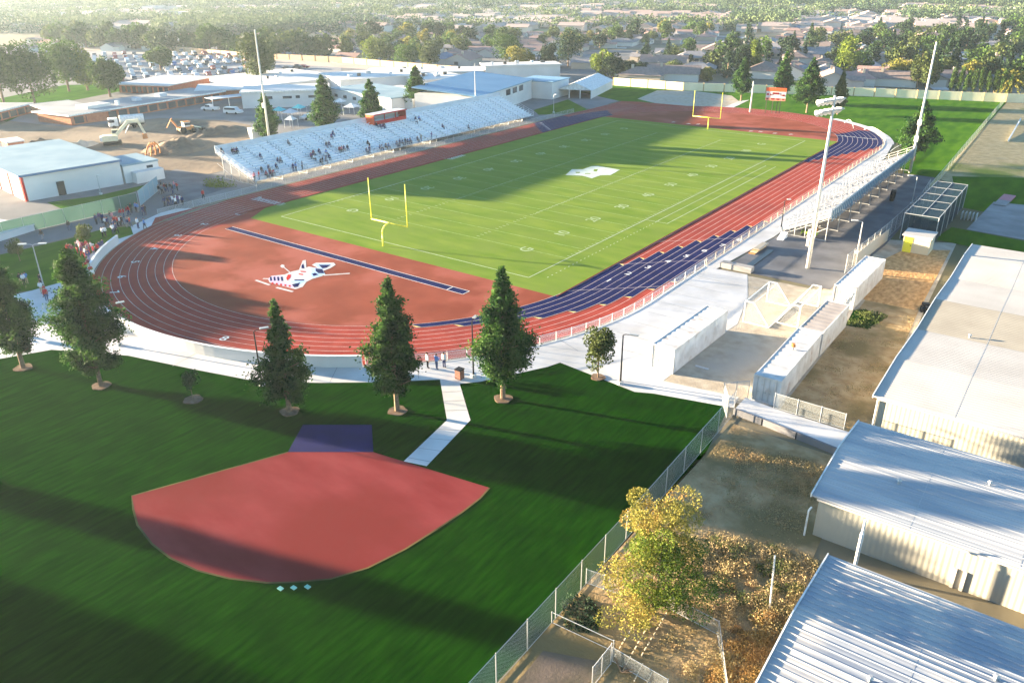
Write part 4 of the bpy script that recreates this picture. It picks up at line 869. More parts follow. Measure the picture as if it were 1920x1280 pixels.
def conifer_pts(h, r, n, clear=.19, full=.26, nb=80, blunt=.98, droop=0.0, lump=.42):
    P = []; S = []; per = n//nb
    for i in range(nb):
        t = clear+(1-clear)*(1-(1-(i+RNG.random())/nb)**1.0); 
        q = (t-clear)/(1-clear)
        prof = (min(1, .55+q/full*.45) if q < full else (1-(q-full)/(1-full))**blunt*.97+.03)
        L = r*prof*(1-lump+lump*1.6*RNG.random()); az = i*2.399+RNG.normal()*.3
        k = max(6, int(per*(.35+1.1*prof))); s = RNG.random(k)**.55
        d = np.array([math.cos(az), math.sin(az)]); wd = .075*L+.08
        x = d[0]*s*L+RNG.normal(size=k)*wd*(.5+s); y = d[1]*s*L+RNG.normal(size=k)*wd*(.5+s)
        z = t*h+(s*L)*(.12-droop)-.10*L+RNG.normal(size=k)*(.10*L+.10)
        P.append(np.stack([x, y, z], 1)); S.append(.17+.15*RNG.random(k))
    k = per*2; z = h*(.8+.2*RNG.random(k)); rr = (h-z)*.16+.05; an = RNG.random(k)*6.28
    P.append(np.stack([np.cos(an)*rr*RNG.random(k), np.sin(an)*rr*RNG.random(k), z], 1)); S.append(.14+.1*RNG.random(k))
    return np.concatenate(P), np.concatenate(S)
def blob_pts(h, r, n, base=.3, nb=16, size=.35, squash=1.0, spread=.62):
    P = []; zc = h*(base+(1-base)/2); hz = h*(1-base)/2
    for i in range(nb):
        d = RNG.normal(size=3); d /= np.linalg.norm(d); f = spread*RNG.random()**.4
        c = np.array([d[0]*r*f, d[1]*r*f, zc+d[2]*hz*f]); br = r*(.30+.22*RNG.random())
        k = n//nb; q = RNG.normal(size=(k, 3)); q /= np.linalg.norm(q, axis=1)[:, None]; q *= (br*(.6+.5*RNG.random(k)**.5))[:, None]; q[:, 2] *= squash*hz/r*.95
        P.append(c+q)
    P = np.concatenate(P); P[:, 2] = np.maximum(P[:, 2], h*base*.75); return P, size*(.7+.6*RNG.random(len(P)))
def tree(name, label, p, crown, trunk_h, tr, group=None, cat='tree', mulch=0, z=0, lm='conifer', limbs=6, hh=None, lean=0):
    t = thing(name, label, cat, (*p, z), RNG.random()*6.28, group); P, S = crown
    o = bpy.data.objects.new('crown', quads_mesh('crown', P, S, LM[lm])); COL.objects.link(o); o.parent = t
    H = float(P[:, 2].max()); b = MB(); b.tube((0, 0, -.05), (lean, 0, H*.5), tr, tr*.6, n=8); b.tube((lean, 0, H*.5), (lean, 0, H*.93), tr*.6, tr*.1, n=6)
    for i in range(limbs):
        a = i*2.4; zz = trunk_h+(H*.5-trunk_h)*i/limbs; L = H*.14; b.tube((0, 0, zz), (math.cos(a)*L, math.sin(a)*L, zz+L*.6), tr*.35, tr*.1, n=5)
    b.build('trunk', M['trunk'], t)
    if mulch:
        m_ = MB(); q = [(mulch*(1+.1*math.sin(5*a))*math.cos(a), mulch*(1+.1*math.cos(3*a))*math.sin(a)) for a in np.linspace(0, 2*math.pi, 20)[:-1]]; m_.prism(q, .0, .07)
        mo = m_.build('mulch_ring', M['mulch'], t); mo.location.z = .04
    return t
for lb, (u, v), h, r, n, kw in [
    ('tallest middle conifer standing right of the path junction', (943, 748), 12.7, 2.65, 30000, {'nb': 84, 'lump': .35}),
    ('dark conifer left of the path with a sunlit left flank', (745, 771), 12.4, 2.55, 26000, {'nb': 58, 'blunt': .9, 'lump': .5, 'full': .3}),
    ('shorter wide based conifer at the walkway edge left of the path', (543, 772), 10.6, 2.5, 20000, {'nb': 46, 'blunt': 1.2, 'lump': .5, 'full': .2, 'clear': .16}),
    ('biggest bushy conifer near the left edge', (190, 724), 13.6, 2.95, 36000, {'nb': 66, 'blunt': .72, 'lump': .45, 'full': .34, 'clear': .15}),
    ('dark conifer cut by the left edge of the picture', (44, 690), 11.0, 2.6, 23000, {'nb': 52, 'blunt': .8, 'lump': .5, 'full': .35})]:
    tree('conifer', lb, G(u, v), conifer_pts(h, r, n, **kw), h*.14, .24, 'conifers on the lawn round the near bend', mulch=.85)
tree('small_tree', 'lone small round tree on the pale walkway corner', G(1121, 708), blob_pts(5.5, 1.75, 4200, .24, 18, .26, 1.15, .7), 1.6, .09, lm='olive', mulch=.7)
tree('sapling', 'thin young sapling in the shaded lawn between the big trees', G(362, 750), blob_pts(3.6, .95, 500, .25, 9, .22), 1.0, .05, lm='dark', mulch=.85, limbs=3)
tree('sapling', 'pale young tree on the left lawn beside the striped fence path', G(38, 490), blob_pts(3.6, 1.3, 900, .2, 9, .25), .9, .06, lm='olive', limbs=3)
tree('sapling', 'young tree beside the crowd at the top of the left lawn', G(160, 458), blob_pts(3.4, 1.6, 1200, .15, 9, .28), .9, .06, lm='olive', limbs=3)
# autumn tree by the lawn fence: several stems
at = thing('autumn_tree', 'yellow and orange autumn tree leaning over the lawn fence', 'tree', (*G(1222, 1150), 0))
for (dx, dy, h, r, lm, n, base) in [(-.6, 1.3, 7.4, 2.0, 'autumn', 15000, .42), (.4, -.3, 6.0, 1.6, 'limegreen', 9000, .3), (-.6, -1.6, 4.4, 1.7, 'autumn', 6500, .18), (1.5, .6, 5.0, 1.6, 'green', 6000, .12)]:
    P, S = blob_pts(h, r, n, base, 22, .12, .75, 1.25); P = P+np.array([dx, dy, 0]); o = bpy.data.objects.new('crown', quads_mesh('crown', P, S, LM[lm])); COL.objects.link(o); o.parent = at
tb = MB()
for (dx, dy, h) in [(-.4, 1.2, 6.2), (.4, -.3, 5.4), (-.6, -1.6, 3.4), (1.5, .6, 4)]: tb.tube((0, 0, 0), (dx*.6, dy*.6, h*.5), .16, .1, n=7); tb.tube((dx*.6, dy*.6, h*.5), (dx, dy, h), .1, .03, n=6)
tb.build('trunk', M['trunk'], at)
# brown weeds: uncountable ground cover of dry leaves
LM['rust'] = leaf_mat('rust_leaf', (.44, .25, .10), (.30, .20, .07), .1, .2, scale=.9)
def brush(polyuv, nc, per, m, name):
    poly = [G(*p) for p in polyuv]; xs = [p[0] for p in poly]; ys_ = [p[1] for p in poly]; P = []; S = []; k = 0
    while k < nc:
        x, y = RNG.uniform(min(xs), max(xs)), RNG.uniform(min(ys_), max(ys_)); c = False; j = len(poly)-1
        for i in range(len(poly)):
            if (poly[i][1] > y) != (poly[j][1] > y) and x < (poly[j][0]-poly[i][0])*(y-poly[i][1])/(poly[j][1]-poly[i][1])+poly[i][0]: c = not c
            j = i
        if not c: continue
        k += 1; r = RNG.uniform(.3, .95); q = RNG.normal(size=(per, 3)); q /= np.linalg.norm(q, axis=1)[:, None]; q *= (r*(.45+.6*RNG.random(per)))[:, None]; q[:, 2] = np.abs(q[:, 2])*.8+.03
        P.append(q+np.array([x, y, 0])); S.append(.06+.08*RNG.random(per))
    o = bpy.data.objects.new(name, quads_mesh(name, np.concatenate(P), np.concatenate(S), m)); COL.objects.link(o); o['kind'] = 'stuff'
def cover(name, polyuv, n, hmax, size, m, world=False):
    poly = polyuv if world else [G(*p) for p in polyuv]; xs = [p[0] for p in poly]; ys_ = [p[1] for p in poly]; pts = []
    def inside(x, y):
        c = False; j = len(poly)-1
        for i in range(len(poly)):
            if (poly[i][1] > y) != (poly[j][1] > y) and x < (poly[j][0]-poly[i][0])*(y-poly[i][1])/(poly[j][1]-poly[i][1])+poly[i][0]: c = not c
            j = i
        return c
    cl = RNG.random((max(8, n//260), 2))
    while len(pts) < n:
        if RNG.random() < .7:
            c = cl[RNG.integers(len(cl))]; x = min(xs)+(max(xs)-min(xs))*c[0]+RNG.normal()*.5; y = min(ys_)+(max(ys_)-min(ys_))*c[1]+RNG.normal()*.5; hh = hmax
        else: x = RNG.uniform(min(xs), max(xs)); y = RNG.uniform(min(ys_), max(ys_)); hh = hmax*.4
        if inside(x, y): pts.append((x, y, .03+hh*RNG.random()**2))
    P = np.array(pts); o = bpy.data.objects.new(name, quads_mesh(name, P, size*(.6+.8*RNG.random(len(P))), m)); COL.objects.link(o); o['kind'] = 'stuff'; return o
cover('dry_weeds', [(1290, 990), (1400, 1010), (1530, 1040), (1545, 1060), (1480, 1230), (1400, 1290), (1150, 1290), (1250, 1180)], 9000, .12, .10, LM['weed'])
brush([(1300, 1000), (1400, 1020), (1520, 1048), (1540, 1065), (1480, 1230), (1420, 1290), (1270, 1290), (1330, 1190), (1250, 1150)], 120, 230, LM['weed'], 'dry_brush')
brush([(1290, 1010), (1400, 1020), (1525, 1050), (1470, 1180), (1330, 1140)], 26, 200, LM['olive'], 'green_brush')
brush([(1380, 1180), (1480, 1150), (1470, 1240), (1390, 1290), (1330, 1290)], 40, 420, LM['rust'], 'dry_brush')
brush([(1400, 870), (1480, 880), (1550, 890), (1530, 930), (1420, 905)], 14, 120, LM['weed'], 'dry_brush')
cover('dry_weeds', [(1380, 860), (1480, 850), (1560, 880), (1520, 960), (1500, 1000), (1350, 960)], 6000, .12, .11, LM['weed'])
cover('green_weeds', [(61.3, -47), (63.8, -46.8), (64.6, -42), (61.2, -41)], 1200, .4, .22, LM['olive'], True)
cover('green_weeds', [(1050, 1130), (1090, 1110), (1130, 1150), (1120, 1190), (1060, 1180)], 900, .5, .18, LM['dark'])
cover('scrub', [(61.8, -69), (69, -69.5), (67.0, -40), (61.4, -40)], 5000, .1, .11, LM['weed'], True)
cover('scrub', [(59.6, -76), (69, -76), (69.5, -90), (64, -94), (59.6, -90)], 5000, .1, .10, LM['weed'], True)
cover('green_weeds', [(-47, -46.5), (-52, -46), (-53, -50), (-48.5, -50)], 900, 1.4, .3, LM['limegreen'], True)
bt = thing('dead_branch_pile', 'little heap of cut branches in the yard below the weeds', 'branches', (*G(1165, 1262), .05)); q = MB()
for i in range(14): a = random.uniform(0, 3.1); q.tube((0, 0, .05), (math.cos(a)*.8, math.sin(a)*.8, .2+.3*random.random()), .03, .01, n=4)
q.build('branches', M['trunk'], bt)
# trees behind the left bleachers, at the far end and in the school
for lb, p, h, r in [('slim conifer beside the near left mast', (-80, -13.6), 10.4, 2.5), ('broad dark conifer second along behind the left bleachers', (-76.5, 1.2), 13.2, 3.4), ('narrow conifer just left of the press box', (-68, 8.6), 12.0, 2.8), ('tall conifer right of the press box', (-79, 37), 12.2, 3.2)]:
    cp = conifer_pts(h, r*1.08, 11000, nb=60, clear=.05, lump=.3, blunt=.75); tree('conifer', lb, p, (cp[0], cp[1]*1.9), 1, .25, 'conifers behind the left bleachers')
for lb, (u, v), h, r, k in [('conifer left of the scoreboard at the end of the throwing area', (1389, 190), 12.4, 3.0, 'conifer'), ('conifer right of the scoreboard on the far lawn', (1512, 212), 14.2, 4.2, 'conifer'), ('slim pale conifer behind the lamp heads of the near mast', (1570, 215), 11.0, 1.9, 'olive'), ('dark cone shaped tree on the far lawn beside the bare topped mast', (1713, 302), 11.8, 3.7, 'conifer'), ('dark conifer directly behind the scoreboard', (1464, 190), 13.8, 3.0, 'conifer')]:
    cp = conifer_pts(h, r, 9000, nb=50, clear=.2, lump=.3); tree('conifer', lb, G(u, v), (cp[0], cp[1]*2.0), h*.2, .26, 'conifers on the far lawn', lm=k)
for lb, (u, v), h, r, k in [('leaning tall tree by the car park left of the mast', (487, 160), 17, 6.5, 'olive'), ('round dark tree alone in the car park', (302, 132), 9.5, 5.5, 'green'),
    ('big rounded tree in the school garden, at the left edge', (8, 195), 17.5, 6, 'green'), ('biggest rounded tree in the school garden', (66, 195), 18.5, 8, 'green'), ('tall rounded tree right of the biggest school garden tree', (130, 172), 16.5, 7, 'green'), ('light green tree over the classroom wing', (165, 170), 12.5, 4.5, 'limegreen'), ('rounded tree nearest the orange brick wing', (207, 182), 12.5, 5.2, 'green')]:
    tree('broadleaf_tree', lb, G(u, v), blob_pts(h, r, 6500, .14, 26, .75, 1.0, .75), h*.2, .4, lm=k)
tree('golden_tree', 'large golden leaved tree in a garden behind the cream wall', G(1685, 152), blob_pts(8, 7, 4500, .1, 24, .6), 1, .3, lm='yellow')
for lb, (u, v), h, r, k in [('bright yellow green garden tree right of the street', (1590, 140), 13, 5.2, 'limegreen'), ('yellow shrub tree at the end of the cypress hedge', (1815, 158), 8, 3.4, 'yellow'), ('conical tree on the left of a touching pair behind the cream wall', (1718, 166), 12, 3.0, 'olive'), ('conical tree on the right of a touching pair behind the cream wall', (1740, 168), 11, 3.2, 'olive'), ('small orange shrub tree behind the cream wall', (1325, 152), 4.5, 3.2, 'yellow'), ('yellow topped slim tree behind the left conifer', (1412, 140), 12, 2.6, 'limegreen'), ('dark tree behind the conifer left of the scoreboard', (1392, 145), 11.5, 3.4, 'dark'),
    ('bright green tree beside the marquee', (1128, 148), 11, 4.6, 'limegreen'), ('dark spreading tree touching the marquee roof', (1150, 150), 9.5, 5, 'dark'), ('dense dark garden tree right of the marquee', (1190, 145), 6.5, 5, 'dark'), ('dark tree left of the golden topped one in the village', (1027, 133), 12, 4, 'dark'), ('orange yellow tree behind the blue gym roof', (975, 130), 9, 6, 'yellow'), ('tall pair of dark trees behind the school, left one', (1065, 125), 15, 6.5, 'dark'), ('wide dark tree behind the school, over the gym', (948, 117), 12, 8.5, 'green'), ('yellow green tree by the orange wall', (700, 118), 11, 6, 'limegreen'), ('wide olive tree by the orange wall', (722, 120), 11, 7, 'olive'), ('low dark tree group by the orange wall', (770, 124), 9, 7.5, 'green'), ('olive tree standing right along the orange wall', (806, 128), 10.5, 5.2, 'olive')]:
    tree('garden_tree', lb, G(u, v), blob_pts(h, r, 3200, .08, 20, .7, 1.0, .75), 1.2, .3, lm=k)
# palm at the right edge
pm = thing('palm_tree', 'thick golden palm behind the cream wall at the right edge', 'palm', (*G(1893, 178), 0)); pf = []
for i in range(70):
    a = i*2.4; el = random.uniform(-.7, 1.2); L = random.uniform(4.2, 5.6)
    for s in np.linspace(.15, 1, 34):
        pf += [(math.cos(a)*L*s*math.cos(el*.7)+RNG.normal()*.16, math.sin(a)*L*s*math.cos(el*.7)+RNG.normal()*.16, 4.6+L*s*math.sin(el)-1.9*s*s+RNG.normal()*.12)]
pf = np.array(pf); o = bpy.data.objects.new('fronds', quads_mesh('fronds', pf, .35+.3*RNG.random(len(pf)), LM['yellow'])); COL.objects.link(o); o.parent = pm
MB().tube((0, 0, 0), (0, 0, 4.8), .5, .45, n=10).build('trunk', M['trunk'], pm)
# cypress hedge: separate columns
cyp = None
for i in range(9):
    p = G(1783+i*13.2, 172+i*.9)
    if cyp is None: cyp = tree('columnar_cypress', 'x', p, blob_pts(7.5, 1.15, 1500, .03, 12, .4, 1.3), .6, .15, lm='green'); o = cyp
    else: o = copy_tree(cyp); o.location = (*p, 0); o.rotation_euler.z = i*.9; o.scale.z = 1+.08*math.sin(i*2.1)
    tag(o, 'columnar cypress in the dense row behind the cream wall', 'tree', 'row of columnar cypresses')
# woods beyond the school and village, single crowns by kind
VAR = {}
def variant(kind, i):
    key = (kind, i)
    if key not in VAR:
        if kind == 'cone': P, S = conifer_pts(9, 2.4, 900, nb=36, clear=.04, lump=.35); S = S*2.6
        else: P, S = blob_pts(7, 3.6, 900, .06, 14, .85, 1.0, .75)
        VAR[key] = quads_mesh('crown', P, S, LM[{'round': 'green', 'olive': 'olive', 'yellow': 'yellow', 'dark': 'dark', 'cone': 'dark'}[kind]])
        b = MB().tube((0, 0, 0), (0, 0, 4), .3, .15, n=5); me = bpy.data.meshes.new('trunk'); me.from_pydata(b.v, [], b.f); me.materials.append(M['trunk']); VAR[(kind, i, 't')] = me
    return VAR[key], VAR[(kind, i, 't')]
def small_tree(p, kind, s, label, group):
    c, t = variant(kind, random.randrange(3)); e = thing('village_tree' if kind != 'cone' else 'village_conifer', label, 'tree', (*p, 0), random.uniform(0, 6.28), group); e.scale = (s*random.uniform(.85, 1.15), s*random.uniform(.85, 1.15), s*random.uniform(.85, 1.2))
    o = bpy.data.objects.new('crown', c); COL.objects.link(o); o.parent = e; o = bpy.data.objects.new('trunk', t); COL.objects.link(o); o.parent = e; return e
for i in range(34):      # tree belt behind the car park wall
    u = 100+i*15.5; v = 88+(u-100)*.045+random.uniform(-4, 1)
    if 470 < u < 500: continue
    small_tree(G(u, v), 'round' if i % 3 else 'olive', random.uniform(1.3, 1.9), '%s tree in the belt behind the school car park' % ('mid green' if i % 3 else 'olive'), 'trees in the belt behind the school car park')
# ================================================================== houses of the village
HR = [mat('roof_brown', (.20, .155, .14), (.26, .20, .18), 1.2, rough=.9, rnd=.15), mat('roof_grey', (.20, .19, .195), (.26, .25, .26), 1.2, rough=.9, rnd=.15), mat('roof_rose', (.30, .19, .165), (.35, .23, .20), 1.2, rough=.9, rnd=.15), mat('roof_slate', (.12, .15, .20), (.16, .20, .26), 1.2, rough=.9, rnd=.15)]
RN = ['brown', 'grey', 'rose tinted', 'blue grey']
HW = [mat('stucco_white', (.60, .57, .52), rough=.9, rnd=.1), mat('stucco_tan', (.45, .38, .30), rough=.9, rnd=.12), mat('stucco_grey', (.38, .37, .36), rough=.9, rnd=.1)]
HM = {}
def house_meshes(v, hip):
    key = (v, hip)
    if key in HM: return HM[key]
    L, D, h, rh = [(15, 10, 2.6, 2.1), (18, 11, 2.7, 2.3), (13, 9.5, 2.6, 2.0), (16, 12, 5.0, 2.2)][v]
    def me(name, b):
        m_ = bpy.data.meshes.new(name); m_.from_pydata(b.v, [], b.f); return m_
    wl = MB().box(-L/2, L/2, -D/2, D/2, 0, h)
    if not hip: wl.add([(-L/2, -D/2, h), (-L/2, D/2, h), (-L/2, 0, h+rh), (L/2, -D/2, h), (L/2, D/2, h), (L/2, 0, h+rh)], [(0, 2, 1), (3, 4, 5)])
    wl.box(-L/2+.5, -L/2+6.5, -D/2-4, -D/2-.003, 0, h-.05)
    e = .5; ri = D/2*.95 if hip else -e
    rf = MB().add([(-L/2-e, -D/2-e, h-.1), (L/2+e, -D/2-e, h-.1), (L/2+e, D/2+e, h-.1), (-L/2-e, D/2+e, h-.1), (-L/2+ri, 0, h+rh+.1), (L/2-ri, 0, h+rh+.1)], [(0, 1, 5, 4), (2, 3, 4, 5), (1, 2, 5), (3, 0, 4)] if hip else [(0, 1, 5, 4), (2, 3, 4, 5)])
    x0, x1 = -L/2+.1, -L/2+6.9; yf = -D/2-4.4
    rf.add([(x0, yf, h-.1), (x1, yf, h-.1), ((x0+x1)/2, yf+.1, h+1.2), (x0, 0, h-.1), (x1, 0, h-.1), ((x0+x1)/2, -1, h+1.2)], [(0, 3, 5, 2), (2, 5, 4, 1)])
    gb = MB().add([(x0+.5, yf+.35, h-.1), (x1-.5, yf+.35, h-.1), ((x0+x1)/2, yf+.35, h+1.05)], [(0, 1, 2)]); 
    gd = MB().box(-L/2+1.1, -L/2+5.9, -D/2-4.05, -D/2-4.0, 0, 2.2)
    wi = MB()
    for x in (L*.05, L*.28): wi.box(x, x+1.6, -D/2-.05, -D/2, .9, 2.1)
    ws = MB().box(L/2, L/2+.05, -1.5, .3, .9, 2.1)
    dw = MB().box(-L/2+.9, -L/2+6.1, -D/2-11, -D/2-4.05, .02, .06); ch = MB().box(L*.22, L*.22+.8, .5, 1.3, h+.5, h+rh+.9)
    HM[key] = (me('wall', wl), me('roof', rf), me('garage_door', gd), me('window', wi), me('window', ws), me('gable', gb), me('driveway', dw), me('chimney', ch)); return HM[key]
MI = {}
def with_mat(me, m):
    k = (me.name, m.name)
    if k not in MI: c = me.copy(); c.materials.append(m); MI[k] = c
    return MI[k]
def house(p, rz, v, hip, ri, wi, label, group, s=1.0):
    w_, r_, g_, a_, b_, gb_, dw_, ch_ = house_meshes(v, hip); t = thing('house', label, 'house', (*p, 0), rz, group); t.scale = (s, s, s)
    for n_, me, m_ in (('wall', w_, HW[wi]), ('roof', r_, HR[ri]), ('garage_door', g_, HW[0]), ('window', a_, M['glass']), ('window', b_, M['glass']), ('gable', gb_, HW[wi]), ('driveway', dw_, M['concrete']), ('chimney', ch_, HW[1])):
        o = bpy.data.objects.new(n_, with_mat(me, m_)); COL.objects.link(o); o.parent = t
    return t
taken = []
AZ = R_(17)
near_h = [(1205, 152, 3, 0, 1), (1262, 150, 1, 0, 3), (1305, 141, 0, 1, 3), (1355, 130, 2, 0, 1), (1430, 143, 0, 0, 0), (1480, 146, 1, 2, 0), (1545, 146, 0, 1, 0), (1560, 160, 2, 0, 2), (1610, 158, 0, 2, 0), (1672, 160, 0, 0, 0), (1712, 140, 3, 2, 0), (1765, 158, 0, 0, 1), (1490, 118, 1, 0, 0), (1545, 112, 0, 1, 2), (1600, 122, 1, 3, 1), (1390, 112, 0, 0, 1), (1340, 103, 2, 0, 2), (1440, 100, 0, 1, 1), (1300, 118, 1, 1, 1), (1245, 128, 0, 0, 1), (1870, 128, 0, 0, 1), (1845, 100, 1, 1, 0), (1800, 122, 2, 3, 1), (1105, 128, 3, 1, 1), (1020, 128, 0, 1, 0), (870, 122, 0, 2, 2), (835, 120, 2, 3, 0)]
for i, (u, v, ki, ri, wi) in enumerate(near_h):
    p = G(u, v); taken.append(p); rz = AZ+random.choice([0, math.pi/2, math.pi, -math.pi/2])+random.uniform(-.1, .1)
    wi = wi % 3; house(p, rz, i % 3, i % 2 == 0, ri, wi, '%s roofed %s walled house just behind the cream wall' % (RN[ri], ['white', 'tan', 'grey'][wi]), None)
def sample(poly, spacing, nmax, jit=.0, tries=9000):
    """points on the ground inside a picture-region polygon, at least spacing metres apart"""
    us = [q[0] for q in poly]; vs = [q[1] for q in poly]; W = [G(*q) for q in poly]; out = []
    xs = [q[0] for q in W]; yy = [q[1] for q in W]
    def ins(x, y):
        c = False; j = len(W)-1
        for i in range(len(W)):
            if (W[i][1] > y) != (W[j][1] > y) and x < (W[j][0]-W[i][0])*(y-W[i][1])/(W[j][1]-W[i][1])+W[i][0]: c = not c
            j = i
        return c
    for _ in range(tries):
        if len(out) >= nmax: break
        x, y = random.uniform(min(xs), max(xs)), random.uniform(min(yy), max(yy))
        if ins(x, y) and all((x-a)**2+(y-b)**2 > spacing**2 for a, b in taken if abs(a-x) < spacing): out.append((x, y)); taken.append((x, y))
    return out
regs = [([(1180, 150), (1180, 118), (1290, 98), (1420, 78), (1640, 82), (1650, 150)], 60, 'the streets behind the scoreboard'),
        ([(640, 118), (640, 72), (900, 72), (1180, 68), (1330, 60), (1330, 76), (1120, 92), (1000, 104), (840, 108), (700, 108)], 135, 'the streets beyond the school'),
        ([(1640, 110), (1640, 60), (1900, 60), (1910, 110)], 22, 'the wooded upper right streets'),
        ([(1480, 72), (1500, 42), (1660, 40), (1660, 72)], 26, 'the rows far above the scoreboard'),
        ([(1090, 46), (1090, 28), (1370, 32), (1370, 50)], 26, 'the distant upper middle estate'),
        ([(20, 96), (20, 70), (640, 70), (640, 100)], 14, 'the hazy town beyond the car park')]
for poly, n, where in regs:
    for p in sample(poly, 14.0 if n > 100 else 17.5, n):
        ri = random.choice([0, 0, 1, 1, 2, 2, 3]) if 'scoreboard' in where or 'upper right' in where else random.choice([0, 2, 2, 1, 2])
        wi = random.choice([0, 0, 1, 2]); rz = AZ+random.choice([0, math.pi/2, math.pi, -math.pi/2])+random.uniform(-.15, .15)
        house(p, rz, random.randrange(3), random.random() < .5, ri, wi, '%s roofed house in %s' % (RN[ri], where), '%s roofed houses in %s' % (RN[ri], where), .74)
for poly, n, where, ks in [([(1180, 150), (1180, 118), (1290, 98), (1420, 78), (1640, 82), (1650, 150)], 46, 'the streets behind the cream wall', ['round', 'dark', 'cone', 'olive']), ([(640, 118), (640, 72), (1180, 68), (1330, 60), (1330, 76), (1000, 104), (700, 108)], 70, 'the dense streets beyond the school', ['round', 'olive', 'dark', 'yellow', 'round']), ([(1640, 135), (1640, 60), (1919, 60), (1919, 165), (1760, 160), (1740, 140)], 80, 'the wooded streets at upper right', ['dark', 'round', 'olive', 'cone', 'round'])]:
    for p in sample(poly, 8.5, n):
        k = random.choice(ks); nm = {'round': 'rounded green', 'dark': 'dark green', 'cone': 'dark pointed', 'olive': 'olive green', 'yellow': 'yellow leaved'}[k]
        small_tree(p, k, random.uniform(.7, 1.45), '%s tree in %s' % (nm, where), '%s trees in %s' % (nm, where))
# streets
struct('school_garden', MB().sheet([G(*p) for p in [(0, 185), (0, 235), (60, 208), (130, 190), (225, 172), (225, 158), (120, 160)]], .05), M['lawn_far'])
struct('streets', MB().strip([G(1640, 158), G(1652, 130), G(1680, 112), G(1640, 98), G(1560, 90)], 9, .03).strip([G(1100, 102), G(1230, 96), G(1400, 108), G(1500, 128), G(1640, 145)], 8, .034).strip([G(640, 100), G(900, 98), G(1150, 88)], 8, .03).strip([G(880, 84), G(1300, 70)], 7, .03), M['asphalt'])
struct('village_ground', MB().sheet([G(*p) for p in [(640, 120), (640, 70), (1180, 64), (1420, 60), (1919, 58), (1919, 175), (1600, 178), (1280, 160), (1170, 152), (900, 135)]], .012), mat('suburb_ground', (.20, .17, .13), (.12, .12, .07), .05, det=6, big=((.22, .20, .19), .02, .5, .6)))
# far woods, fields and pale roofs: beyond counting
fields = [([(180, 62), (205, 52), (290, 52), (285, 64)], (.20, .22, .08)), ([(740, 30), (735, 14), (830, 12), (815, 26)], (.30, .30, .13)), ([(1400, 8), (1480, 3), (1480, 10), (1420, 11)], (.55, .50, .34)), ([(1500, 40), (1600, 26), (1700, 28), (1680, 40)], (.20, .24, .12)), ([(1560, 58), (1750, 46), (1900, 48), (1800, 62)], (.17, .22, .10)), ([(380, 22), (500, 14), (640, 14), (560, 24)], (.26, .28, .14)), ([(1660, 14), (1900, 20), (1900, 30), (1680, 24)], (.18, .22, .10)), ([(960, 60), (1010, 56), (1100, 60), (1000, 66)], (.25, .26, .13)), ([(230, 26), (330, 16), (380, 20), (300, 34)], (.24, .26, .14)), ([(1000, 20), (1200, 10), (1260, 14), (1120, 26)], (.17, .21, .10))]
FW = []
for i, (q, c) in enumerate(fields):
    FW.append([G(*p) for p in q]); struct('field', MB().sheet(FW[-1], .3+.02*i), mat('field_%d' % i, c, tuple(x*.8 for x in c), .01))
def infield(x, y):
    for W in FW+[[G(*q) for q in r[0]] for r in regs[:5]]:
        c = False; j = len(W)-1
        for i in range(len(W)):
            if (W[i][1] > y) != (W[j][1] > y) and x < (W[j][0]-W[i][0])*(y-W[i][1])/(W[j][1]-W[i][1])+W[i][0]: c = not c
            j = i
        if c: return True
    return False
C = []
while len(C) < 10500:
    u = random.uniform(-40, 1960); v = 78*(random.random()**1.1)-14
    if u > 640 and v > 58: continue
    x, y = G(u, v)
    if infield(x, y): continue
    den = 1.3*(.5+.5*math.sin(x*.013+math.sin(y*.009)*2)*math.sin(y*.017+x*.005))**1.6
    if random.random() > den+(.28 if u < 640 or v < 16 else -.02): continue
    C.append((x, y, random.uniform(2.2, 5.0)*(1 if v > 20 else 1.35)))
C = np.array(C); K = 56; P = np.repeat(C, K, axis=0); q = RNG.normal(size=P.shape); q /= np.linalg.norm(q, axis=1)[:, None]
rad = P[:, 2]*(.65+.45*RNG.random(len(P))); pos = np.stack([P[:, 0]+q[:, 0]*rad, P[:, 1]+q[:, 1]*rad, np.maximum(.5, P[:, 2]*.9+q[:, 2]*rad*.9)], 1)
o = bpy.data.objects.new('distant_woodland', quads_mesh('distant_woodland', pos, P[:, 2]*(.22+.2*RNG.random(len(P))), LM['hazy'], .4)); COL.objects.link(o); o['kind'] = 'stuff'
hb = MB(); hb2 = MB()
for i in range(1500):
    u = random.uniform(0, 1920)**1.0; v = random.choice([random.uniform(0, 30), random.uniform(18, 62), random.uniform(24, 60)])
    x, y = G(u, v); s = random.uniform(.5, .95); L, D = 9*s, 6*s; a = AZ+random.choice([0, 1.57]); ca, sa = math.cos(a), math.sin(a)
    hb.obox((x, y, 2*s), (L*ca, L*sa, 0), (-D*sa, D*ca, 0), (0, 0, 2*s))
    n = len(hb2.v); hb2.add([(x+dx*L*1.05*ca-dy*D*1.1*sa, y+dx*L*1.05*sa+dy*D*1.1*ca, 4*s+.05) for dx in (-1, 1) for dy in (-1, 1)]+[(x-L*ca, y-L*sa, 6*s), (x+L*ca, y+L*sa, 6*s)], [(0, 4, 5, 2), (1, 3, 5, 4), (0, 1, 4), (2, 5, 3)])
o = hb.build('distant_houses', mat('far_walls', (.62, .57, .52), (.45, .36, .30), .02)); o['kind'] = 'stuff'
o = hb2.build('distant_roofs', mat('far_roofs', (.48, .42, .38), (.36, .24, .20), .006)); o['kind'] = 'stuff'
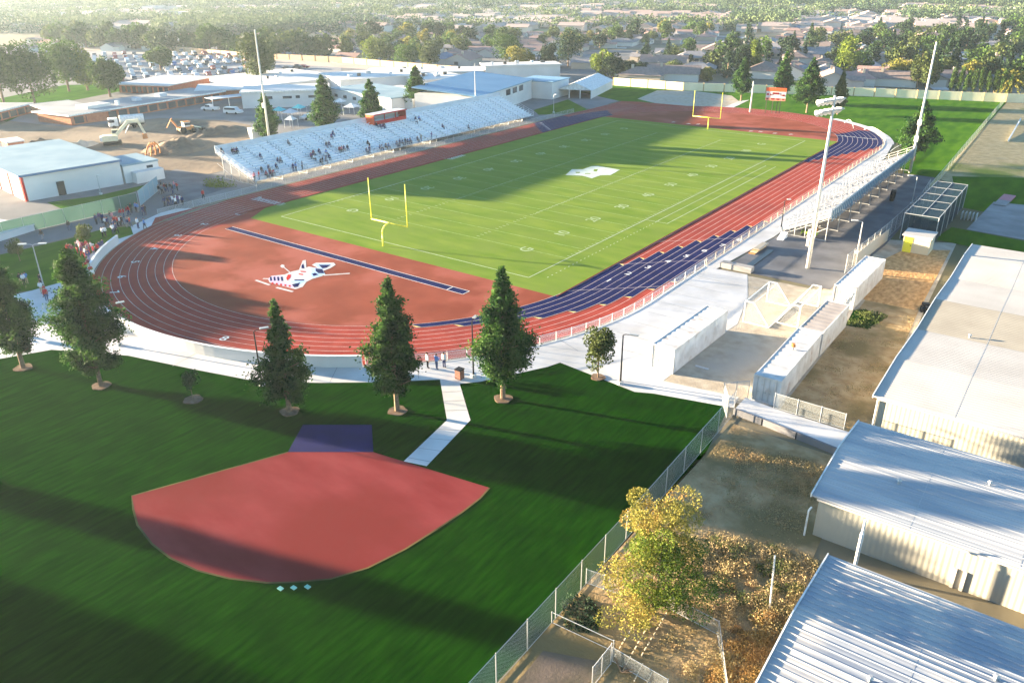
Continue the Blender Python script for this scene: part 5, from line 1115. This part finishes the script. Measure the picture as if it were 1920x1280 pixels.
# ================================================================== cars, machines
def car_mesh(kind):
    b = MB(); L, W = (4.6, 1.8) if kind != 'van' else (5.4, 2.0)
    h1 = .85 if kind != 'van' else 1.0
    prof = {'sedan': [(-2.3, .3), (-2.3, .75), (-1.6, .9), (-1.1, 1.35), (.4, 1.4), (1.1, .95), (2.2, .8), (2.3, .35)], 'van': [(-2.6, .35), (-2.65, 1.1), (-2.4, 1.85), (.9, 1.9), (1.7, 1.15), (2.6, 1.0), (2.7, .4)], 'pickup': [(-2.6, .4), (-2.6, 1.05), (-.5, 1.05), (-.4, 1.7), (.9, 1.72), (1.5, 1.1), (2.5, 1.0), (2.6, .4)]}[kind]
    n = len(prof); vs = [(x, -W/2*(1 if z < 1 else .86), z) for x, z in prof]+[(x, W/2*(1 if z < 1 else .86), z) for x, z in prof]
    b.add(vs, [tuple(range(n)), tuple(range(2*n-1, n-1, -1))]+[(i, n+i, n+(i+1) % n, (i+1) % n) for i in range(n)], 0)
    zt = {'sedan': (-1.35, .75, 1.0, 1.3), 'van': (-2.2, 1.2, 1.2, 1.7), 'pickup': (-.4, 1.1, 1.15, 1.6)}[kind]
    for s in (-1, 1): b.box(zt[0], zt[1], s*W/2*.9-.03, s*W/2*.9+.03, zt[2], zt[3], 1)
    for x in (-1.45, 1.45):
        for s in (-1, 1): b.tube((x, s*(W/2-.2), .33), (x, s*(W/2+.02), .33), .33, n=8, m=2)
    return b
CARC = {'white': (.5, .5, .5), 'silver': (.38, .40, .42), 'grey': (.12, .125, .13), 'black': (.02, .02, .025), 'blue': (.06, .12, .28), 'red': (.25, .04, .04)}
CMM = {k: mat('car_paint_'+k, c, rough=.3, spec=.6) for k, c in CARC.items()}; CME = {}
def car(kind, col, p, rz, label, group):
    if (kind, col) not in CME: o = car_mesh(kind).build('car', [CMM[col], M['glass'], M['black']]); CME[(kind, col)] = o.data; bpy.data.objects.remove(o)
    o = bpy.data.objects.new({'sedan': 'parked_car', 'van': 'parked_van', 'pickup': 'parked_pickup'}[kind], CME[(kind, col)]); COL.objects.link(o)
    o.location = (*p, .05); o.rotation_euler = (0, 0, rz); tag(o, label, {'sedan': 'car', 'van': 'van', 'pickup': 'pickup'}[kind], group)
cnt = 0
lot0 = G(300, 148); ax = np.array([math.cos(R_(62)), math.sin(R_(62))]); ay = np.array([-ax[1], ax[0]])
for row in range(11):
    for j in range(16):
        p = np.array(lot0)+ay*(row*11.5+(row % 2)*-4.5)+ax*(-22+j*4.4)
        u, v = PX((p[0], p[1], 0))
        if not (120 < u < 640 and 97 < v < 152+(u-120)*.02) or random.random() < .2: continue
        if u > 420+ (v-97)*1.0 and v > 128: continue
        col = random.choice(['white', 'white', 'silver', 'silver', 'grey', 'black', 'blue', 'red']); k = random.choice(['sedan', 'sedan', 'van', 'pickup'])
        car(k, col, p, R_(62+90)+random.choice([0, math.pi]), '%s %s parked in the rows of the school car park' % (col, {'sedan': 'car', 'van': 'van', 'pickup': 'pickup'}[k]), '%s %ss in the school car park' % (col, {'sedan': 'car', 'van': 'van', 'pickup': 'pickup'}[k])); cnt += 1
for i, (u, v, k, c) in enumerate([(540, 130, 'sedan', 'grey'), (556, 129, 'pickup', 'black'), (570, 128, 'sedan', 'red'), (438, 160, 'sedan', 'grey'), (452, 152, 'sedan', 'blue'), (410, 160, 'pickup', 'white')]):
    car(k, c, G(u, v), R_(30), '%s %s parked near the leaning road tree' % (c, {'sedan': 'car', 'pickup': 'pickup'}[k]), None)
car('van', 'white', G(438, 214), R_(20), 'small white van on the open tarmac by the classroom wing', None); car('sedan', 'silver', G(580, 224), R_(80), 'silver car parked between the conifers behind the bleachers', None); car('pickup', 'white', G(395, 208), R_(200), 'white pickup beside the site fence below the classroom wing', None)
struct('car_park', MB().sheet([G(*p) for p in [(0, 118), (0, 98), (200, 96), (450, 112), (640, 124), (640, 140), (480, 165), (330, 160), (240, 150), (215, 128)]], .045), mat('car_park_tarmac', (.22, .22, .23), (.30, .29, .29), .06, det=6))
struct('beige_road', MB().sheet([G(*p) for p in [(100, 92), (240, 88), (480, 108), (860, 134), (860, 142), (620, 126), (460, 116), (230, 97)]], .05), mat('sandy_road', (.42, .34, .28), (.50, .41, .34), .05))
# excavator
ex = thing('excavator', 'cream tracked excavator with its boom bent over the dug soil', 'excavator', (*G(212, 272), .05), R_(60)); e_ = MB
for y in (-1.25, 1.25): e_().prism([(-1.9, y-.3), (1.9, y-.3), (1.9, y+.3), (-1.9, y+.3)], .1, .85, bottom=True).build('track', M['black'], ex)
e_().box(-1.9, 1.3, -1.35, 1.35, 1.0, 2.2).build('house_body', M['excav'], ex); e_().box(-2.4, -1.9, -1.3, 1.3, 1.1, 2.0).build('counterweight', M['wallwhite'], ex)
cb_ = e_().box(.2, 1.6, .45, 1.35, 2.2, 3.3).build('cab', M['excav'], ex); e_().box(.35, 1.65, .42, 1.38, 2.5, 3.1).build('window', M['glass'], cb_)
bm = e_(); bm.obox((2.6, 0, 3.6), (1.6, 0, 1.5), (0, .28, 0), (-.22, 0, .25)); bm.obox((5.0, 0, 5.0), (1.3, 0, .05), (0, .26, 0), (0, 0, .33)); bm.build('boom', M['excav'], ex)
e_().obox((6.6, 0, 3.6), (.55, 0, -1.6), (0, .2, 0), (.25, 0, .1)).build('dipper_arm', M['excav'], ex); e_().tube((3.0, 0, 2.2), (4.6, 0, 4.8), .12).build('ram', M['galv'], ex)
bk = e_().add([(6.6, -.6, 2.0), (7.5, -.6, 1.9), (7.6, -.6, .9), (6.5, -.6, .9), (6.6, .6, 2.0), (7.5, .6, 1.9), (7.6, .6, .9), (6.5, .6, .9)], [(0, 1, 2, 3), (7, 6, 5, 4), (1, 5, 6, 2), (3, 2, 6, 7), (0, 4, 5, 1)]); bk.build('bucket', M['orange'], ex)
# backhoe loader
ld = thing('backhoe_loader', 'dusty wheel loader with raised arm on the construction soil', 'loader', (*G(350, 250), .05), R_(80))
e_().box(-1.8, 1.8, -.8, .8, .8, 1.6).build('chassis', M['orange'], ld); c_ = e_().box(-.6, .9, -.75, .75, 1.6, 2.7).build('cab', M['wallwhite'], ld); e_().box(-.5, .95, -.78, .78, 1.9, 2.5).build('window', M['glass'], c_); e_().box(-.75, 1.05, -.85, .85, 2.7, 2.82).build('canopy', M['orange'], ld)
for x, r in ((-1.1, .85), (1.5, .6)):
    for y in (-1, 1): e_().tube((x, y*.75, r), (x, y*1.2, r), r, n=12).build('wheel', M['black'], ld)
e_().obox((2.8, 0, 1.2), (1.0, 0, -.3), (0, .6, 0), (0, 0, .12)).build('loader_arm', M['excav'], ld); e_().box(3.6, 4.4, -1.1, 1.1, .2, 1.0).build('bucket', M['black'], ld)
bh = e_(); bh.obox((-2.6, 0, 2.6), (-.7, 0, 1.1), (0, .15, 0), (.15, 0, .1)); bh.obox((-3.8, 0, 2.9), (-.7, 0, -1.0), (0, .12, 0), (.12, 0, .1)); bh.build('backhoe_arm', M['orange'], ld)
# tanker truck
tk = thing('tanker_truck', 'white tanker truck parked behind the excavator', 'truck', (*G(207, 243), .05), math.atan2(G(265, 238)[1]-G(207, 243)[1], G(265, 238)[0]-G(207, 243)[0]))
e_().box(0, 8, -1.1, 1.1, .7, 1.0).build('chassis', M['black'], tk); e_().tube((2.6, 0, 2.1), (8.2, 0, 2.1), 1.15, n=16).build('tank', M['white'], tk, smooth=False)
cb_ = e_().box(-.1, 2.0, -1.15, 1.15, .8, 2.7).build('cab', M['white'], tk); e_().box(-.16, 1.2, -1.18, 1.18, 1.7, 2.4).build('window', M['glass'], cb_)
for x in (.9, 5.6, 6.9):
    for y in (-1, 1): e_().tube((x, y*.8, .5), (x, y*1.18, .5), .5, n=10).build('wheel', M['black'], tk)
# attachment lying on the soil, soil heaps
cl_ = thing('grapple', 'rust orange grapple attachment lying on the soil', 'grapple', (*G(290, 292), .05)); q = MB()
for a in (-.5, 0, .5): q.path([(0, a, 2.8), (.6, a*1.6, 2.2), (.9, a*2, 1.2), (.5, a*2.2, .1)], .16); q.path([(0, a, 2.8), (-.6, a*1.6, 2.0), (-1.3, a*2, .9), (-1.6, a*2.2, .0)], .16)
q.build('claw', M['orange'], cl_)
def heap(name, label, p, rx, ry, h, rz, m='site', n=26):
    t = bpy.data.meshes.new(name); V = []; F = []
    for i in range(n+1):
        for j in range(n+1):
            x, y = -1+2*i/n, -1+2*j/n; d = math.hypot(x, y); z = max(0, 1-d)**.8*(1+.35*math.sin(x*7+y*3)*math.cos(y*8))+(RNG.random()*.08 if d < 1 else 0)
            V.append((x*rx, y*ry, z*h-.03))
    for i in range(n):
        for j in range(n): F.append((i*(n+1)+j, (i+1)*(n+1)+j, (i+1)*(n+1)+j+1, i*(n+1)+j+1))
    t.from_pydata(V, [], F); t.materials.append(M[m]); o = bpy.data.objects.new(name, t); COL.objects.link(o); o.location = (*p, .04); o.rotation_euler = (0, 0, rz); return tag(o, label, 'soil heap')
heap('soil_heap', 'large grey brown soil heap in front of the bleachers end', G(335, 278), 7, 9, 2.2, .4)
heap('soil_heap', 'long low spoil bank along the far side of the dug yard', G(320, 238), 3, 10, 1.2, .1)
heap('soil_heap', 'low uneven spoil ridge right of the loader', G(405, 248), 4, 9, 1.3, .2)
heap('soil_heap', 'dark steep soil bank behind the striped hall', G(75, 274), 3, 6, 1.6, .5)
heap('rubble_heap', 'pale rubble heap beside the roof of the striped hall', G(150, 275), 2.5, 5, 1.3, .3, 'gravel')
# shade tents and stalls behind the bleachers
def canopy(label, p, col, s=3, rz=.3):
    t = thing('canopy_tent', label, 'canopy', (*p, .03), rz)
    for x in (-s/2, s/2):
        for y in (-s/2, s/2): MB().tube((x, y, 0), (x, y, 2.1), .04, n=5).build('leg', M['white'], t)
    MB().add([(-s/2, -s/2, 2.1), (s/2, -s/2, 2.1), (s/2, s/2, 2.1), (-s/2, s/2, 2.1), (0, 0, 3.1)], [(0, 1, 4), (1, 2, 4), (2, 3, 4), (3, 0, 4)]).build('roof', col, t); return t
tq = mat('turquoise_cloth', (.10, .45, .48), (.14, .50, .52), 1)
canopy('turquoise canopy behind the bleachers, left of the blue ones', G(525, 222), tq); canopy('pale blue canopy between the first two conifers', G(546, 226), M['wallblue'], 3.2); canopy('turquoise canopy nearest the second conifer', G(562, 217), tq); canopy('white canopy behind the press box left end', G(660, 215), M['white'], 3.4); canopy('white canopy close to the narrow conifer', G(638, 205), M['white'], 3); canopy('small white canopy in front of the pale blue one', G(547, 240), M['white'], 2.4)
canopy('small white canopy in the middle of the path crowd', G(212, 466-8), M['white'], 0.1) if False else None
tb_ = thing('service_block', 'low cream block by the first conifer behind the bleachers', 'building', (*G(474, 262), 0), R_(70)); MB().box(0, 5, 0, 3, 0, 2.2).build('wall', M['wallwhite'], tb_); MB().box(-.1, 5.1, -.1, 3.1, 2.2, 2.35).build('roof', M['roofwhite'], tb_)
tn = thing('team_tent', 'long flat blue white awning along the building behind the bleachers', 'awning', (*G(400, 203), 0), R_(80)); MB().box(0, 16, 0, 5, 2.4, 2.55).build('roof', M['wallblue'], tn)
for x in (0, 5, 10, 15.8): MB().box(x, x+.15, 0, .15, 0, 2.4).build('post', M['white'], tn)
# ================================================================== people
def body_mesh(pose):
    """one skinned surface grown round a jointed skeleton"""
    J = {}; E = []
    def j(n, x, y, z, r): J[n] = ((x, y, z), r)
    if pose in ('stand', 'walk', 'talk'):
        st = {'stand': 0, 'walk': .22, 'talk': .03}[pose]; hz = .92
        j('pel', 0, 0, hz, .14); j('waist', 0, 0, 1.1, .125); j('chest', 0, .01, 1.33, .15); j('neck', 0, 0, 1.47, .06); j('head', 0, .015, 1.60, .095); j('top', 0, .01, 1.70, .085)
        for s, d in ((-1, 1), (1, -1)):
            j('hip%d' % s, s*.09, 0, hz-.05, .09); j('kn%d' % s, s*.10, d*st*.55+.02, .5, .06); j('an%d' % s, s*.10, d*st, .09, .042); j('to%d' % s, s*.11, d*st+.17, .04, .035)
            j('sh%d' % s, s*.18, 0, 1.40, .06)
            if pose == 'talk': j('el%d' % s, s*.25, .03, 1.13, .042); j('wr%d' % s, s*.15, .23, 1.12, .030); j('ha%d' % s, s*.12, .31, 1.15, .035)
            else: j('el%d' % s, s*.23, -d*st*.4, 1.13, .042); j('wr%d' % s, s*.24, -d*st*.8+.05, .88, .030); j('ha%d' % s, s*.24, -d*st*.9+.07, .79, .035)
    else:
        j('pel', 0, 0, .14, .15); j('waist', 0, .0, .32, .13); j('chest', 0, .06, .56, .15); j('neck', 0, .09, .70, .06); j('head', 0, .12, .83, .095); j('top', 0, .12, .93, .085)
        for s in (-1, 1):
            j('hip%d' % s, s*.10, .04, .12, .09); j('kn%d' % s, s*.15, .46, .14, .065); j('an%d' % s, s*.14, .50, -.30, .045); j('to%d' % s, s*.14, .66, -.36, .035)
            j('sh%d' % s, s*.18, .06, .62, .06); j('el%d' % s, s*.24, .17, .38, .042); j('wr%d' % s, s*.14, .38, .26, .030); j('ha%d' % s, s*.11, .45, .24, .035)
    E = [('pel', 'waist'), ('waist', 'chest'), ('chest', 'neck'), ('neck', 'head'), ('head', 'top')]
    for s in (-1, 1): E += [('pel', 'hip%d' % s), ('hip%d' % s, 'kn%d' % s), ('kn%d' % s, 'an%d' % s), ('an%d' % s, 'to%d' % s), ('chest', 'sh%d' % s), ('sh%d' % s, 'el%d' % s), ('el%d' % s, 'wr%d' % s), ('wr%d' % s, 'ha%d' % s)]
    rad = []
    for s in (-1, 1):          # five fingers rooted in each palm
        (hx, hy, hz_), _ = J['ha%d' % s]; (wx_, wy, wz), _ = J['wr%d' % s]; d = Vector((hx-wx_, hy-wy, hz_-wz)).normalized(); sd = d.cross(Vector((1, 0, 0))).normalized()
        for k in range(5):
            o_ = sd*(.028*(k-1.5)) if k < 4 else sd*.05; L = (.07, .085, .08, .06, .05)[k]; e = Vector((hx, hy, hz_))+o_+d*L+Vector((-s*.02, 0, 0)); j('f%d%d' % (s, k), e.x, e.y, e.z, .011); E.append(('ha%d' % s, 'f%d%d' % (s, k)))
    names = list(J); me = bpy.data.meshes.new('body'); me.from_pydata([J[n][0] for n in names], [(names.index(a), names.index(b)) for a, b in E], [])
    o = bpy.data.objects.new('tmp', me); COL.objects.link(o); o.modifiers.new('s', 'SKIN')
    for i, n in enumerate(names): v = me.skin_vertices[0].data[i]; v.radius = (J[n][1],)*2; v.use_root = (n == 'pel')
    sb = o.modifiers.new('u', 'SUBSURF'); sb.levels = 1; sb.render_levels = 1
    bpy.context.view_layer.update(); r = bpy.data.meshes.new_from_object(o.evaluated_get(bpy.context.evaluated_depsgraph_get())); bpy.data.objects.remove(o); r.materials.clear(); r.name = 'body'; r.polygons.foreach_set('use_smooth', [True]*len(r.polygons))
    return r, J
def shell(body, cond, inflate, name):
    """clothing: the part of the body surface that satisfies cond, pushed out"""
    bm_ = bmesh.new(); bm_.from_mesh(body); bm_.normal_update()
    bmesh.ops.delete(bm_, geom=[f for f in bm_.faces if not cond(f.calc_center_median())], context='FACES')
    for v in bm_.verts: v.co += v.normal*inflate
    m_ = bpy.data.meshes.new(name); bm_.to_mesh(m_); bm_.free(); return m_
BODY = {}
for pose in ('stand', 'walk', 'talk', 'sit'):
    b, J = body_mesh(pose); up = pose != 'sit'; hd = J['head'][0]
    if up: tro = shell(b, lambda c: c.z < .98 and c.z > .1 and abs(c.x) < .22, .014, 'trousers'); shi = shell(b, lambda c: .93 < c.z < 1.46, .018, 'shirt'); shoe = shell(b, lambda c: c.z < .11, .01, 'shoes')
    else: tro = shell(b, lambda c: c.z < .26 and c.z > -.27 and not (c.z > .2 and c.y > .3), .014, 'trousers'); shi = shell(b, lambda c: .2 < c.z < .69 and c.y < .36, .018, 'shirt'); shoe = shell(b, lambda c: c.z < -.27, .01, 'shoes')
    ha = shell(b, lambda c: c.z > hd[2]-.02 and (c.y < hd[1]+.035 or c.z > hd[2]+.07), .018, 'hair')
    f = MB()    # eyes, nose, mouth, ears
    for s in (-1, 1): f.box(hd[0]+s*.03-.01, hd[0]+s*.03+.01, hd[1]+.085, hd[1]+.096, hd[2]+.02, hd[2]+.03); f.box(hd[0]+s*.092-.008, hd[0]+s*.092+.008, hd[1]-.015, hd[1]+.015, hd[2]-.01, hd[2]+.03)
    f.box(hd[0]-.01, hd[0]+.01, hd[1]+.085, hd[1]+.115, hd[2]-.015, hd[2]+.012); f.box(hd[0]-.025, hd[0]+.025, hd[1]+.08, hd[1]+.092, hd[2]-.045, hd[2]-.035)
    fm = bpy.data.meshes.new('face'); fm.from_pydata(f.v, [], f.f); fm.materials.append(M['skin']); b.materials.append(M['skin']); ha.materials.append(M['hair']); shoe.materials.append(M['black'])
    BODY[pose] = (b, shi, tro, shoe, ha, fm)
PM = {}
def person(p, z, rz, pose, top, leg, where, s=1.0):
    b, shi, tro, shoe, ha, fm = BODY[pose]; o = bpy.data.objects.new('person', b); COL.objects.link(o); o.location = (*p, z); o.rotation_euler = (0, 0, rz); o.scale = (s,)*3
    for n_, me, c in (('shirt', shi, top), ('trousers', tro, leg)):
        k = (pose, n_, c)
        if k not in PM: m2 = me.copy(); m2.materials.append(M['cloth_'+c]); PM[k] = m2
        q = bpy.data.objects.new(n_, PM[k]); COL.objects.link(q); q.parent = o
    for n_, me in (('shoes', shoe), ('hair', ha), ('face_features', fm)): q = bpy.data.objects.new(n_, me); COL.objects.link(q); q.parent = o
    verb = {'stand': 'standing', 'walk': 'walking', 'talk': 'standing', 'sit': 'seated'}[pose]
    tag(o, 'person in %s top, %s trousers, %s %s' % (top, leg, verb, where), 'person'); return o
def on_stand(u, v):
    """where the picture point meets the sloping rows of the left bleachers"""
    d = np.array([(u-960)/FPX, -(v-640)/FPX, -1.])@_R
    # z = .95+.375*(-44.5-x)
    t = (.95+.375*(-44.5-CAM[0])-CAM[2])/(d[2]+.375*d[0]); p = CAM+t*d; k = min(13, max(0, int((-44.5-p[0])/.8)))
    return (-44.5-.8*k-.55, float(p[1])), .95+.3*k+.45
tops = ['navy', 'black', 'blue', 'navy', 'grey', 'black', 'purple', 'white']
Z1 = [(225, 705, 'black'), (270, 690, 'navy'), (245, 700, 'purple'), (95, 695, 'black'), (545, 765, 'navy'), (840, 600, 'grey'), (735, 810, 'navy'), (770, 805, 'grey'), (725, 880, 'navy'), (530, 895, 'black'), (625, 890, 'navy'), (1345, 500, 'navy'), (1320, 525, 'purple'), (1260, 618, 'black'), (1290, 610, 'navy'), (1085, 740, 'purple'), (1140, 725, 'maroon'), (1190, 700, 'navy'), (1135, 775, 'white'), (1115, 745, 'navy'), (1280, 720, 'blue'), (1300, 760, 'navy'), (1265, 745, 'white'), (1285, 815, 'grey'), (1280, 865, 'black'), (1415, 675, 'maroon'), (1440, 670, 'pink'), (1465, 665, 'navy'), (1505, 655, 'black'), (1740, 610, 'black'), (1755, 715, 'navy'), (1880, 665, 'navy'), (590, 955, 'maroon'), (610, 965, 'red'), (640, 945, 'maroon'), (685, 945, 'red'), (660, 950, 'maroon')]
Z2 = [(140, 695, 'black'), (165, 700, 'navy'), (190, 698, 'purple'), (215, 702, 'black'), (500, 635, 'navy'), (530, 625, 'blue'), (515, 660, 'white'), (765, 710, 'navy'), (55, 865, 'black'), (185, 905, 'navy'), (210, 890, 'navy'), (235, 900, 'grey'), (255, 895, 'navy'), (285, 915, 'blue'), (200, 915, 'white'), (355, 890, 'navy'), (370, 895, 'white'), (430, 865, 'navy'), (460, 845, 'black'), (480, 880, 'navy'), (515, 885, 'blue'), (545, 840, 'black'), (560, 850, 'navy'), (395, 870, 'navy'), (1040, 735, 'grey')]
legs = ['denim', 'black', 'navy', 'grey', 'black']
def rowword(v, z): return 'low' if z < 2.4 else ('midway' if z < 4.0 else 'high')
for (x, y, c), src in [(a, 1) for a in Z1]+[(a, 2) for a in Z2]:
    u, v = (400+x/5.981, 170+y/5.981) if src == 1 else (680+x/5.04, 100+y/5.04)
    p, z = on_stand(u, v+2.0)
    if not -43.8 < p[1] < 44: continue
    side = 'left of press box' if p[1] < -9 else ('below press box' if p[1] < 5 else 'right of press box')
    person(p, z-.14+.15, -math.pi/2+random.uniform(-.3, .3), 'sit', c, random.choice(legs), '%s, %s' % (rowword(v, z), side))
for (u, v, c, w_) in [(555.5, 325, 'navy', 'at the front of the left bleachers'), (562, 325, 'blue', 'at the front of the left bleachers'), (486, 336, 'red', 'at the left bleachers near corner'), (484, 343, 'pink', 'at the left bleachers near corner'), (512, 336, 'maroon', 'at the left bleachers near corner'), (574, 322, 'grey', 'at the front of the left bleachers'), (694, 288, 'navy', 'by the rail below the press box'), (751, 275, 'navy', 'by the rail right of the press box'), (760, 272, 'black', 'by the rail right of the press box'), (801, 272, 'tan', 'by the rail right of the press box'), (822, 268, 'purple', 'by the rail right of the press box'), (614, 314, 'black', 'at the front of the left bleachers')]:
    p, z = on_stand(u, v); person((p[0]+.3, p[1]), z-.45+.02, random.uniform(0, 6.28), random.choice(['stand', 'talk']), c, random.choice(legs), w_)
# walkway crowd (zoomed coordinates of the feet)
A_ = [(870, 915, 'navy'), (900, 900, 'purple'), (925, 905, 'navy'), (955, 940, 'white'), (975, 945, 'navy'), (995, 885, 'black'), (1015, 890, 'pink'), (1035, 925, 'red'), (1060, 935, 'red'), (1080, 930, 'white'), (1090, 860, 'red'), (1115, 850, 'red'), (1140, 840, 'maroon'), (1160, 835, 'red'), (1180, 812, 'black'), (1225, 805, 'blue'), (1240, 808, 'blue'), (1290, 835, 'navy'), (1305, 830, 'black'), (1100, 925, 'black'), (1150, 940, 'navy'), (1170, 935, 'red'), (1240, 950, 'white'), (1300, 955, 'blue'), (925, 1030, 'white'), (950, 1025, 'white'), (1020, 1005, 'white'), (1050, 995, 'navy'), (1030, 965, 'navy'), (385, 1055, 'black'), (625, 970, 'black')]
B_ = [(620, 1180, 'red'), (645, 1185, 'black'), (660, 1190, 'maroon'), (700, 1175, 'black'), (720, 1150, 'white'), (735, 1165, 'pink'), (755, 1160, 'maroon'), (790, 1150, 'red'), (805, 1170, 'pink'), (830, 1165, 'white'), (850, 1200, 'red'), (870, 1205, 'black'), (885, 1180, 'red'), (905, 1160, 'navy'), (930, 1140, 'navy'), (790, 1190, 'grey'), (800, 1240, 'navy'), (775, 1215, 'white'), (740, 1200, 'purple')]
C_ = [(1430, 645, 'black'), (1450, 600, 'black'), (1455, 640, 'grey'), (1480, 620, 'maroon'), (1500, 625, 'black'), (1530, 620, 'black'), (1550, 640, 'black'), (1565, 600, 'pink'), (1590, 615, 'red'), (1480, 752, 'navy'), (1510, 748, 'black'), (1530, 745, 'navy'), (1550, 740, 'white'), (1565, 735, 'purple'), (1585, 730, 'white'), (1600, 735, 'purple'), (1620, 735, 'white'), (1640, 745, 'navy'), (1580, 755, 'white'), (1825, 690, 'red')]
for lst, wh in ((A_, 'below the green windscreen'), (B_, 'behind the biggest tree'), (C_, 'near the left bleacher end')):
    for (x, y, c) in lst:
        if (x, y) in ((385, 1055), (625, 970)): wq = 'alone by the green windscreen'
        else: wq = wh
        person(G(x/4.775, 230+y/4.775), .06, random.uniform(0, 6.28), random.choice(['walk', 'walk', 'stand', 'talk']), c, random.choice(['black', 'denim', 'navy', 'grey', 'white', 'red'] if lst is B_ else legs), wq, random.uniform(.93, 1.04))
for (x, y, c) in [(262, 735, 'black'), (300, 740, 'white'), (330, 728, 'blue'), (505, 750, 'black'), (520, 800, 'black'), (510, 840, 'white'), (555, 880, 'red'), (570, 930, 'red'), (1035, 600, 'red'), (1060, 590, 'red'), (1090, 600, 'tan'), (1070, 560, 'maroon'), (1050, 640, 'white'), (1110, 650, 'red'), (1130, 680, 'white'), (1080, 470, 'navy')]:
    person(G(x/6.4, 420+y/6.4), .06, random.uniform(0, 6.28), random.choice(['walk', 'stand', 'talk']), c, random.choice(['black', 'denim', 'tan', 'red']), 'left of the near bend', random.uniform(.93, 1.04))
for (u, v, t_, l_, q_) in [(802, 691, 'white', 'black', 'leftmost of three by the rail'), (819, 693, 'blue', 'denim', 'middle of three by the rail'), (833, 690, 'white', 'navy', 'rightmost of three by the rail')]:
    o = person(G(u, v), .045, R_(random.uniform(-30, 30)), 'talk' if u == 819 else 'stand', t_, l_, q_)
st_ = thing('stroller', 'dark stroller on the blue shaded path at the far left', 'stroller', (*G(41, 633), .05)); MB().box(-.3, .3, -.3, .3, .4, .9).build('seat', M['cloth_black'], st_); MB().box(-.32, .32, .0, .34, .9, 1.1).build('hood', M['cloth_maroon'], st_)
for x in (-.3, .3):
    for y in (-.35, .35): MB().tube((x-.03, y, .16), (x+.03, y, .16), .16, n=8).build('wheel', M['black'], st_)
# trees standing to the left, outside the frame, whose long shadows cross the lawn
for lb, p, h, r in [('tall slim tree left of the near lawn', (-52, -137.2), 14.0, 1.5), ('broad tree left of the near lawn', (-34, -144), 12, 5), ('second broad tree left of the near lawn', (-20, -148), 10, 4.5), ('round tree off to the left of the crowd', (-64, -105), 8.8, 4.2), ('second round tree off to the left of the crowd', (-74, -112), 9.6, 4.5), ('third round tree off to the left of the crowd', (-58, -99), 7.2, 3.2)]:
    tree('broadleaf_tree', lb, p, blob_pts(h, r, 5000, .12, 22, .7, 1.0, .75), 2, .35, lm='green')
# ================================================================== haze
hz = MB().box(-4300, 2700, -1000, 5300, -1, 36.6)
hm = bpy.data.materials.new('haze_air'); hm.use_nodes = True; hn = hm.node_tree; hn.nodes.clear(); ho = hn.nodes.new('ShaderNodeOutputMaterial'); hv = hn.nodes.new('ShaderNodeVolumePrincipled')
hv.inputs['Color'].default_value = (.72, .88, 1.0, 1); hv.inputs['Density'].default_value = .00012; hv.inputs['Anisotropy'].default_value = .36; hn.links.new(hv.outputs[0], ho.inputs['Volume'])
o = hz.build('haze', hm); o['kind'] = 'stuff'
# ================================================================== labels: say which one where look alone does not
ORD = ['second', 'third', 'fourth', 'fifth', 'sixth', 'seventh', 'eighth', 'ninth', 'tenth', 'eleventh', 'twelfth']
bpy.context.view_layer.update()
by = {}
for o in list(COL.objects):
    if o.parent is None and o.get('label'): by.setdefault(o['label'], []).append(o)
for lb, L in by.items():
    if len(L) < 2 or L[0].get('group') and len(L) > 6: continue
    if len(L) > 12: 
        for o in L: o['group'] = lb[:60]
        continue
    L.sort(key=lambda o: PX(o.location)[0])
    for i, o in enumerate(L): o['label'] = lb+', '+('leftmost' if i == 0 else ('rightmost' if i == len(L)-1 else ORD[i-1]+' from left'))
